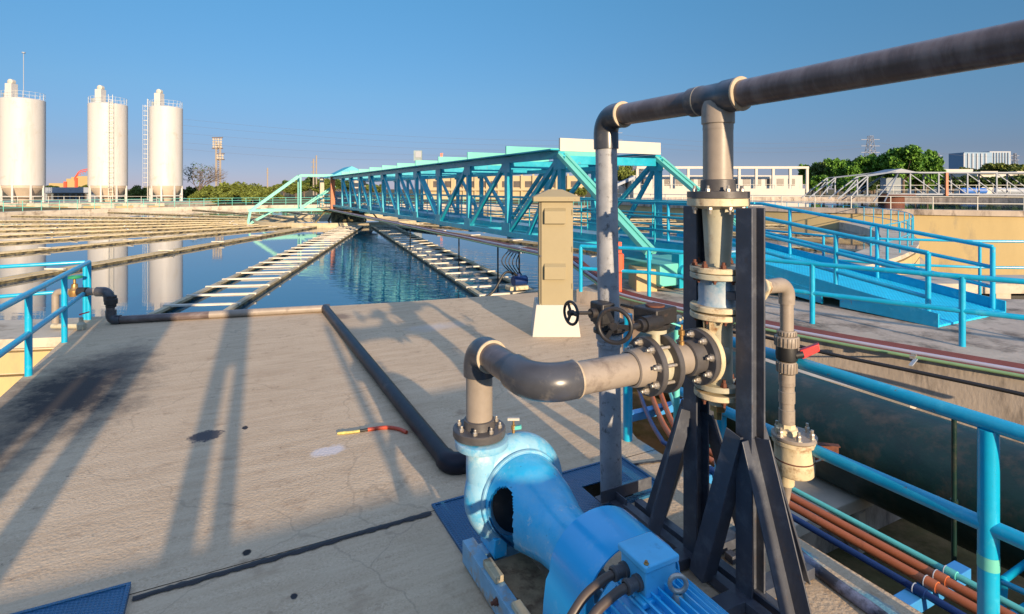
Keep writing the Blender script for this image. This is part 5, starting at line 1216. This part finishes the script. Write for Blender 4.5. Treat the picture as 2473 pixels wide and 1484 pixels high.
def plant(nm, label, cat, kind, x, ytop, Y, wpx, group, zb=-.4, src=None):
    zt = H-(ytop-HY)*Y/F; c, tr = src or CR[kind]
    base = Vector(((x-CX)*Y/F, Y, zb)); hh = 7.6 if src is None else 2.7; ww = 7.2 if src is None else 5.0
    t = thing(nm, label, cat, base, group); sc = ((wpx*Y/F)/ww, (wpx*Y/F)/ww, (zt-zb)/hh); rz_ = random.uniform(0, 6.28)
    for n_, me in (('crown', c), ('trunk', tr)):
        o = bpy.data.objects.new(n_, me); COL.objects.link(o); o.parent = t; o.scale = sc; o.rotation_euler = (0, 0, rz_)
gA = 'dense green trees right of the white building'
for i, (x, yt, Y, w, k) in enumerate(((1962, 398, 128, 60, 'b'), (1990, 392, 124, 66, 'c'), (2022, 386, 122, 72, 'b'), (2050, 384, 118, 74, 'a'), (2082, 382, 122, 80, 'c'), (2112, 379, 116, 80, 'b'), (2145, 372, 120, 84, 'a'), (2182, 357, 112, 104, 'a'), (2212, 364, 116, 90, 'a'), (2240, 385, 114, 64, 'b'), (1980, 425, 112, 60, 'a'), (2040, 428, 110, 64, 'b'), (2105, 426, 112, 60, 'c'), (2165, 424, 116, 66, 'b'), (2225, 420, 118, 66, 'a'))):
    lb = 'tallest broad bright green tree on the right, rising above the grey truss' if x == 2182 else 'dense green tree in the row between the white building and the tallest tree'
    plant('leafy_tree', lb, 'tree', k, x, yt, Y, w, gA if x != 2182 else None)
gB = 'dark trees on the far right skyline'
for (x, yt, Y, w, k) in ((2345, 404, 230, 60, 'd'), (2385, 397, 220, 80, 'd'), (2430, 395, 215, 86, 'd'), (2475, 397, 220, 80, 'd'), (2300, 425, 150, 70, 'c'), (2360, 424, 150, 80, 'c'), (2430, 424, 150, 90, 'c'), (2490, 422, 150, 80, 'c')):
    plant('dark_tree', 'dark olive tree on the far right below the tower block', 'tree', k, x, yt, Y, w, gB)
gC = 'bushes along the far left bank'
for i, (x, yt, Y, w) in enumerate(((452, 455, 120, 40), (470, 450, 118, 46), (500, 452, 112, 60), (530, 447, 108, 70), (560, 440, 104, 80), (595, 444, 106, 74), (630, 452, 112, 60), (480, 462, 100, 50), (545, 458, 98, 70), (610, 460, 100, 60), (660, 458, 120, 50), (330, 455, 118, 40), (345, 448, 122, 44), (318, 462, 112, 40))):
    plant('bush', 'olive green bush on the far bank behind the teal railing', 'bush', None, x, yt, Y, w, gC, -.4, BU)
gD = 'trees on the skyline behind the skimmer frame'
for (x, yt, Y, w, k) in ((685, 443, 160, 44, 'd'), (700, 436, 170, 40, 'c'), (735, 436, 150, 56, 'd'), (765, 428, 150, 60, 'c'), (795, 430, 150, 56, 'd'), (822, 432, 150, 50, 'c'), (715, 446, 130, 60, 'd'), (780, 446, 130, 66, 'd'), (860, 440, 140, 60, 'c'), (905, 445, 140, 50, 'd'), (640, 450, 200, 50, 'd'), (1365, 455, 108, 40, 'd'), (1400, 452, 106, 44, 'd'), (115, 448, 250, 50, 'c'), (205, 446, 200, 30, 'd')):
    plant('dark_tree', 'rounded olive tree on the skyline behind the tank', 'tree', k, x, yt, Y, w, gD)
plant('leafy_tree', 'sparse green tree seen between the standpipe and the bridge end post', 'tree', 'd', 1512, 398, 118, 56, None)
def bare(x, yt, Y, label, seed, spread):
    rd = random.Random(seed); b = MB(); base = Vector(((x-CX)*Y/F, Y, -.5)); top = H-(yt-HY)*Y/F+.5
    t = thing('bare_tree', label, 'tree', base)
    def grow(p, d, l, r, n):
        q = p+d*l*.5+Vector((rd.gauss(0, .04), rd.gauss(0, .04), 0))*l; e = p+d*l+Vector((rd.gauss(0, .06), rd.gauss(0, .06), 0))*l
        b.tube([p, q, e], [r, r*.8, r*.6], 5, False)
        if n:
            for _ in range(3 if n > 1 else 4):
                dd_ = (d+Vector((rd.gauss(0, spread), rd.gauss(0, spread), rd.gauss(.05, .25)))).normalized(); grow(e, dd_, l*rd.uniform(.6, .85), r*.58, n-1)
    for _ in range(3): grow(base, Vector((rd.gauss(0, .3), rd.gauss(0, .3), 1)).normalized(), (top)*.33, .16, 5)
    b.build('trunk', M['bark'], t)
    CRb = crown_mesh('sparse_leaves', 260, [(0, 0, top*.75, top*.36, .8)], .28, M['leafdark'], seed); o = bpy.data.objects.new('crown', CRb); COL.objects.link(o); o.parent = t
bare(478, 395, 112, 'bare thin-branched tree right of the third silo', 4, .55)
bare(1530, 397, 122, 'bare twiggy tree beside the sparse green one near the bridge end', 9, .5)

# ------------------------------------------------------------------ masts, poles, lattice towers and wires
ft = thing('floodlight_mast', 'tall twin-legged brown mast with two tiers of floodlights left of the bridge', 'mast', P(527, 470, 170))
for x in (522, 532): MB().bar(P(x, 345, 170), P(x, 475, 170), .5, .5, U3).build('leg', M['pole'], ft)
b = MB()
for k in range(24): b.bar(P(522, 350+5*k, 170), P(532, 355+5*k, 170), .16, .16)
b.build('lacing', M['bark'], ft)
for (y0, x0, n, rws) in ((335, 513, 4, 4), (374, 523, 3, 2)):
    b = MB(); b.bar(P(x0-1, y0-2, 170), P(x0+n*6+1, y0-2, 170), .3, .3); b.bar(P(x0-1, y0+rws*6, 170), P(x0+n*6+1, y0+rws*6, 170), .3, .3); b.build('light_frame', M['bark'], ft)
    for i in range(n):
        for j in range(rws): MB().lathe(P(x0+3+i*6, y0+2+j*6, 169.4), Vector((0, -1, -.2)), [(0, -.3), (.25, -.2), (.34, .1), (.0, .1)], 10).build('floodlight', M['rim'], ft)
def upole(x, yt, Y, label, arms):
    t = thing('utility_pole', label, 'pole', P(x, 475, Y)); b = MB().bar(P(x, yt, Y), P(x, 478, Y), .32, .32, U3); b.build('pole', M['pole'], t, smooth=False)
    for (ya, w) in arms: MB().bar(P(x-w, ya, Y), P(x+w, ya, Y), .14, .16).build('cross_arm', M['pole'], t, smooth=False)
    return t
upole(646, 406, 150, 'single pale concrete utility pole left of the mint frame', ((412, 2), (418, 3), (424, 2)))
t = upole(757, 384, 140, 'taller twin concrete utility pole with transformer arms behind the mint frame', ((392, 6), (404, 6), (416, 6)))
MB().bar(P(764, 376, 140), P(764, 478, 140), .30, .30, U3).build('pole', M['pole'], t, smooth=False)
sb = thing('billboard', 'small grey hoarding panel on a post above the bridge roof line', 'sign', P(1009, 460, 210))
MB().bar(P(1009, 388, 210), P(1009, 470, 210), .5, .5, U3).build('post', M['pole'], sb, smooth=False)
b = MB(); pA, pB = P(999, 364, 210), P(1019, 389, 210); b.xbox(pA.x, pB.x, 210, 210.6, pB.z, pA.z); b.build('panel', M['sign'], sb, smooth=False)
pA, pB = P(1003, 366, 209.8), P(1017, 381, 209.8); MB().xbox(pA.x, pB.x, 209.8, 209.99, pB.z, pA.z).build('face', M['hrwhite'], sb, smooth=False)
rf = thing('red_pennant', 'small red flag on a thin pole above the bridge roof', 'flag', P(1066, 460, 160))
MB().cyl(P(1066, 370, 160), P(1066, 470, 160), .06, 6).build('pole', M['pole'], rf)
fl = [P(1063, 371, 160), P(1070, 370, 160.3), P(1069, 378, 160.2), P(1064, 384, 160)]; MB().extrude(fl, Vector((0, .08, 0))).build('cloth', M['redpaint'], rf, smooth=False)
def pylon(x, yt, Y, label, w=11.):
    base = Vector(((x-CX)*Y/F, Y, -2)); hgt = H-(yt-HY)*Y/F+2; t = thing('lattice_tower', label, 'pylon', base, None)
    b = MB(); th = Y*.00075; k = 12
    def lv(i): f = i/k; return hgt*f, w*(.5*(1-f)**1.3+.10)
    for i in range(k):
        z0, a0 = lv(i); z1, a1 = lv(i+1); cs = [(-1, -1), (1, -1), (1, 1), (-1, 1)]
        for j in range(4):
            p0 = base+Vector((cs[j][0]*a0, cs[j][1]*a0, z0)); p1 = base+Vector((cs[j][0]*a1, cs[j][1]*a1, z1)); q1 = base+Vector((cs[(j+1) % 4][0]*a1, cs[(j+1) % 4][1]*a1, z1))
            b.bar(p0, p1, th, th, U3); b.bar(p0, q1, th*.6, th*.6); b.bar(p1, q1, th*.6, th*.6)
    b.build('body', M['tower'], t, smooth=False)
    for f in (.72, .83, .94):
        c = base+Z3*hgt*f; s = w*.55; MB().bar(c-Vector((s, 0, 0)), c+Vector((s, 0, 0)), th, th*1.3).build('cross_arm', M['tower'], t, smooth=False)
    return t
pylon(2102, 329, 430, 'nearest grey lattice pylon rising behind the green trees on the right', 13)
pylon(1486, 312, 480, 'grey lattice pylon just right of the standpipe elbow above the bridge', 11)
pylon(2265, 371, 800, 'faint distant lattice pylon right of the tallest tree', 11)
pylon(2451, 371, 800, 'faint distant lattice pylon at the right of the tower block', 11)
gw = 'power lines across the sky'
for i, (xa, ya, xb_, yb_) in enumerate(((440, 288, 1490, 340), (440, 303, 1490, 352), (440, 322, 1490, 362), (440, 345, 1490, 372), (440, 360, 1200, 380), (1490, 325, 2102, 338), (1490, 338, 2102, 348), (1490, 350, 2102, 357), (2102, 340, 2500, 378))):
    a, c = P(xa, ya, 430), P(xb_, yb_, 470); pts = [a.lerp(c, k/16)-Z3*(5.0*(1-(2*k/16-1)**2)) for k in range(17)]
    tag(MB().tube(pts, .055, 5).build('power_line', M['wire']), 'thin power line sagging across the sky near the pylons', 'cable', gw)

# ------------------------------------------------------------------ unseen shadow casters added behind the camera
def sh(X, Y): return Vector((X, Y, 0))
w_ = thing('shade_wall', 'unseen low concrete wall added behind the camera to shade the near deck', 'wall', W(-1.6, -.8, 0))
MB().uvbox(-1.9, -1.6, -2.1, 1.05, -.1, 1.13).build('wall', M['concrete2'], w_, smooth=False, bevel=.01)  # wall added out of view to shade the near deck
sgroup = 'added shadow-casting stands behind the camera'
def shadow_stand(base, label, ds, hs, hp=1.0):  # added posts and plates, shaped only for their shadows on the deck
    t = thing('post_stand', label, 'stand', base)
    side = Vector((SUN_AZ.y, -SUN_AZ.x, 0))*-1
    for d, wid in ds: MB().box(base+side*d+Z3*(hs/2), wid, .12, hs, side, SUN_AZ).build('post', M['stand'], t, smooth=False)
    lo_ = min(d-w2/2 for d, w2 in ds); hi_ = max(d+w2/2 for d, w2 in ds)
    MB().box(base+side*(lo_+hi_)/2+Z3*(hs+hp/2), hi_-lo_, .12, hp, side, SUN_AZ).build('head_plate', M['stand'], t, smooth=False)
    return t
shadow_stand(sh(.44, -1.8), 'added dark twin-post shadow caster right behind the camera', ((-.12, .17), (.11, .13)), 1.95)
shadow_stand(sh(-1.10, -1.6), 'added dark triple-post shadow caster behind the camera to the left', ((-.50, .42), (-.10, .20), (.24, .20)), 1.85, 1.2)
shadow_stand(sh(1.86, -1.8), 'added thin single-post shadow caster behind the camera to the right', ((0, .09),), 1.4)
ew_ = thing('trench_shade_wall', 'unseen concrete wall added behind the camera to shade the pipe trench', 'wall', W(-3, 4.5, -1.2))
MB().uvbox(-3.3, -3.0, 3.25, 5.7, -1.6, .72).build('wall', M['concrete2'], ew_, smooth=False)  # added out of view to keep sun off the saddle front
bx_ = thing('shade_box', 'unseen grey box added behind the camera to shade the pump', 'cabinet', W(-1.4, 1.9, 0))
MB().uvbox(-1.7, -1.2, 1.10, 2.25, 0, 1.42).build('body', M['galv'], bx_, smooth=False, bevel=.01)  # plain box added out of view to shade the pump
MB().uvbox(-1.19, -1.17, 1.15, 2.2, .1, 1.35).build('door', M['galv'], bx_, smooth=False)

# ------------------------------------------------------------------ light, sky, camera
sd_dir = Vector((SUN_AZ.x*math.cos(R(SUN_EL)), SUN_AZ.y*math.cos(R(SUN_EL)), math.sin(R(SUN_EL))))
sl = bpy.data.lights.new('sun', 'SUN'); sl.energy = 3.6; sl.angle = R(.6); sl.color = (1.0, .765, .51)
so = bpy.data.objects.new('sun', sl); COL.objects.link(so); so.rotation_mode = 'QUATERNION'; so.rotation_quaternion = sd_dir.to_track_quat('Z', 'Y')
wd = bpy.data.worlds.new('World'); scn.world = wd; wd.use_nodes = True; nt = wd.node_tree
bg = nt.nodes['Background']; sky = nt.nodes.new('ShaderNodeTexSky'); sky.sky_type = 'NISHITA'; sky.sun_disc = False
sky.sun_elevation = R(SUN_EL); sky.sun_rotation = math.atan2(SUN_AZ.x, SUN_AZ.y); sky.air_density = 1.0; sky.dust_density = 0; sky.ozone_density = 6; sky.altitude = 0

# sky ramp: lowest sky dulled toward lavender, overhead sky brightened as added fill light
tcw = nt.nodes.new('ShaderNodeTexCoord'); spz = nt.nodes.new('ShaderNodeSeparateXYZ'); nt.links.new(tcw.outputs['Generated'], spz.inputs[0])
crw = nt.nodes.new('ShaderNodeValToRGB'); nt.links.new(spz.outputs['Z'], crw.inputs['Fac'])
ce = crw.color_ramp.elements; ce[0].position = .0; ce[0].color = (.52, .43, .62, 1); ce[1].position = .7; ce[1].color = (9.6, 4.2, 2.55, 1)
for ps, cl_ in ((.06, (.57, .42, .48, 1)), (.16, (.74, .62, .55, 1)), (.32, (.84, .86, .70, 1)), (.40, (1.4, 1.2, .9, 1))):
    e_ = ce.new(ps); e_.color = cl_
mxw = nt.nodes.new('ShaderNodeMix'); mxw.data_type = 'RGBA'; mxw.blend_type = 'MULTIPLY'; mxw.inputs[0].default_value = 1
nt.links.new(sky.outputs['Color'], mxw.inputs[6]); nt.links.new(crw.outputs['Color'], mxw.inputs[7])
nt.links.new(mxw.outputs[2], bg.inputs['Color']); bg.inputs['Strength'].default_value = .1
cam = bpy.data.cameras.new('camera'); co = bpy.data.objects.new('camera', cam); COL.objects.link(co); scn.camera = co
co.location = (0, 0, H); co.rotation_euler = (R(90), 0, 0); cam.sensor_width = 36; cam.lens = F/2473*36; cam.shift_y = -(742-HY)/2473; cam.clip_start = .05; cam.clip_end = 6000
vs_ = scn.view_settings; vs_.view_transform = 'Standard'; vs_.look = 'None'; vs_.exposure = 1.1; vs_.gamma = 1
scn.cycles.use_denoising = True; scn.cycles.max_bounces = 6
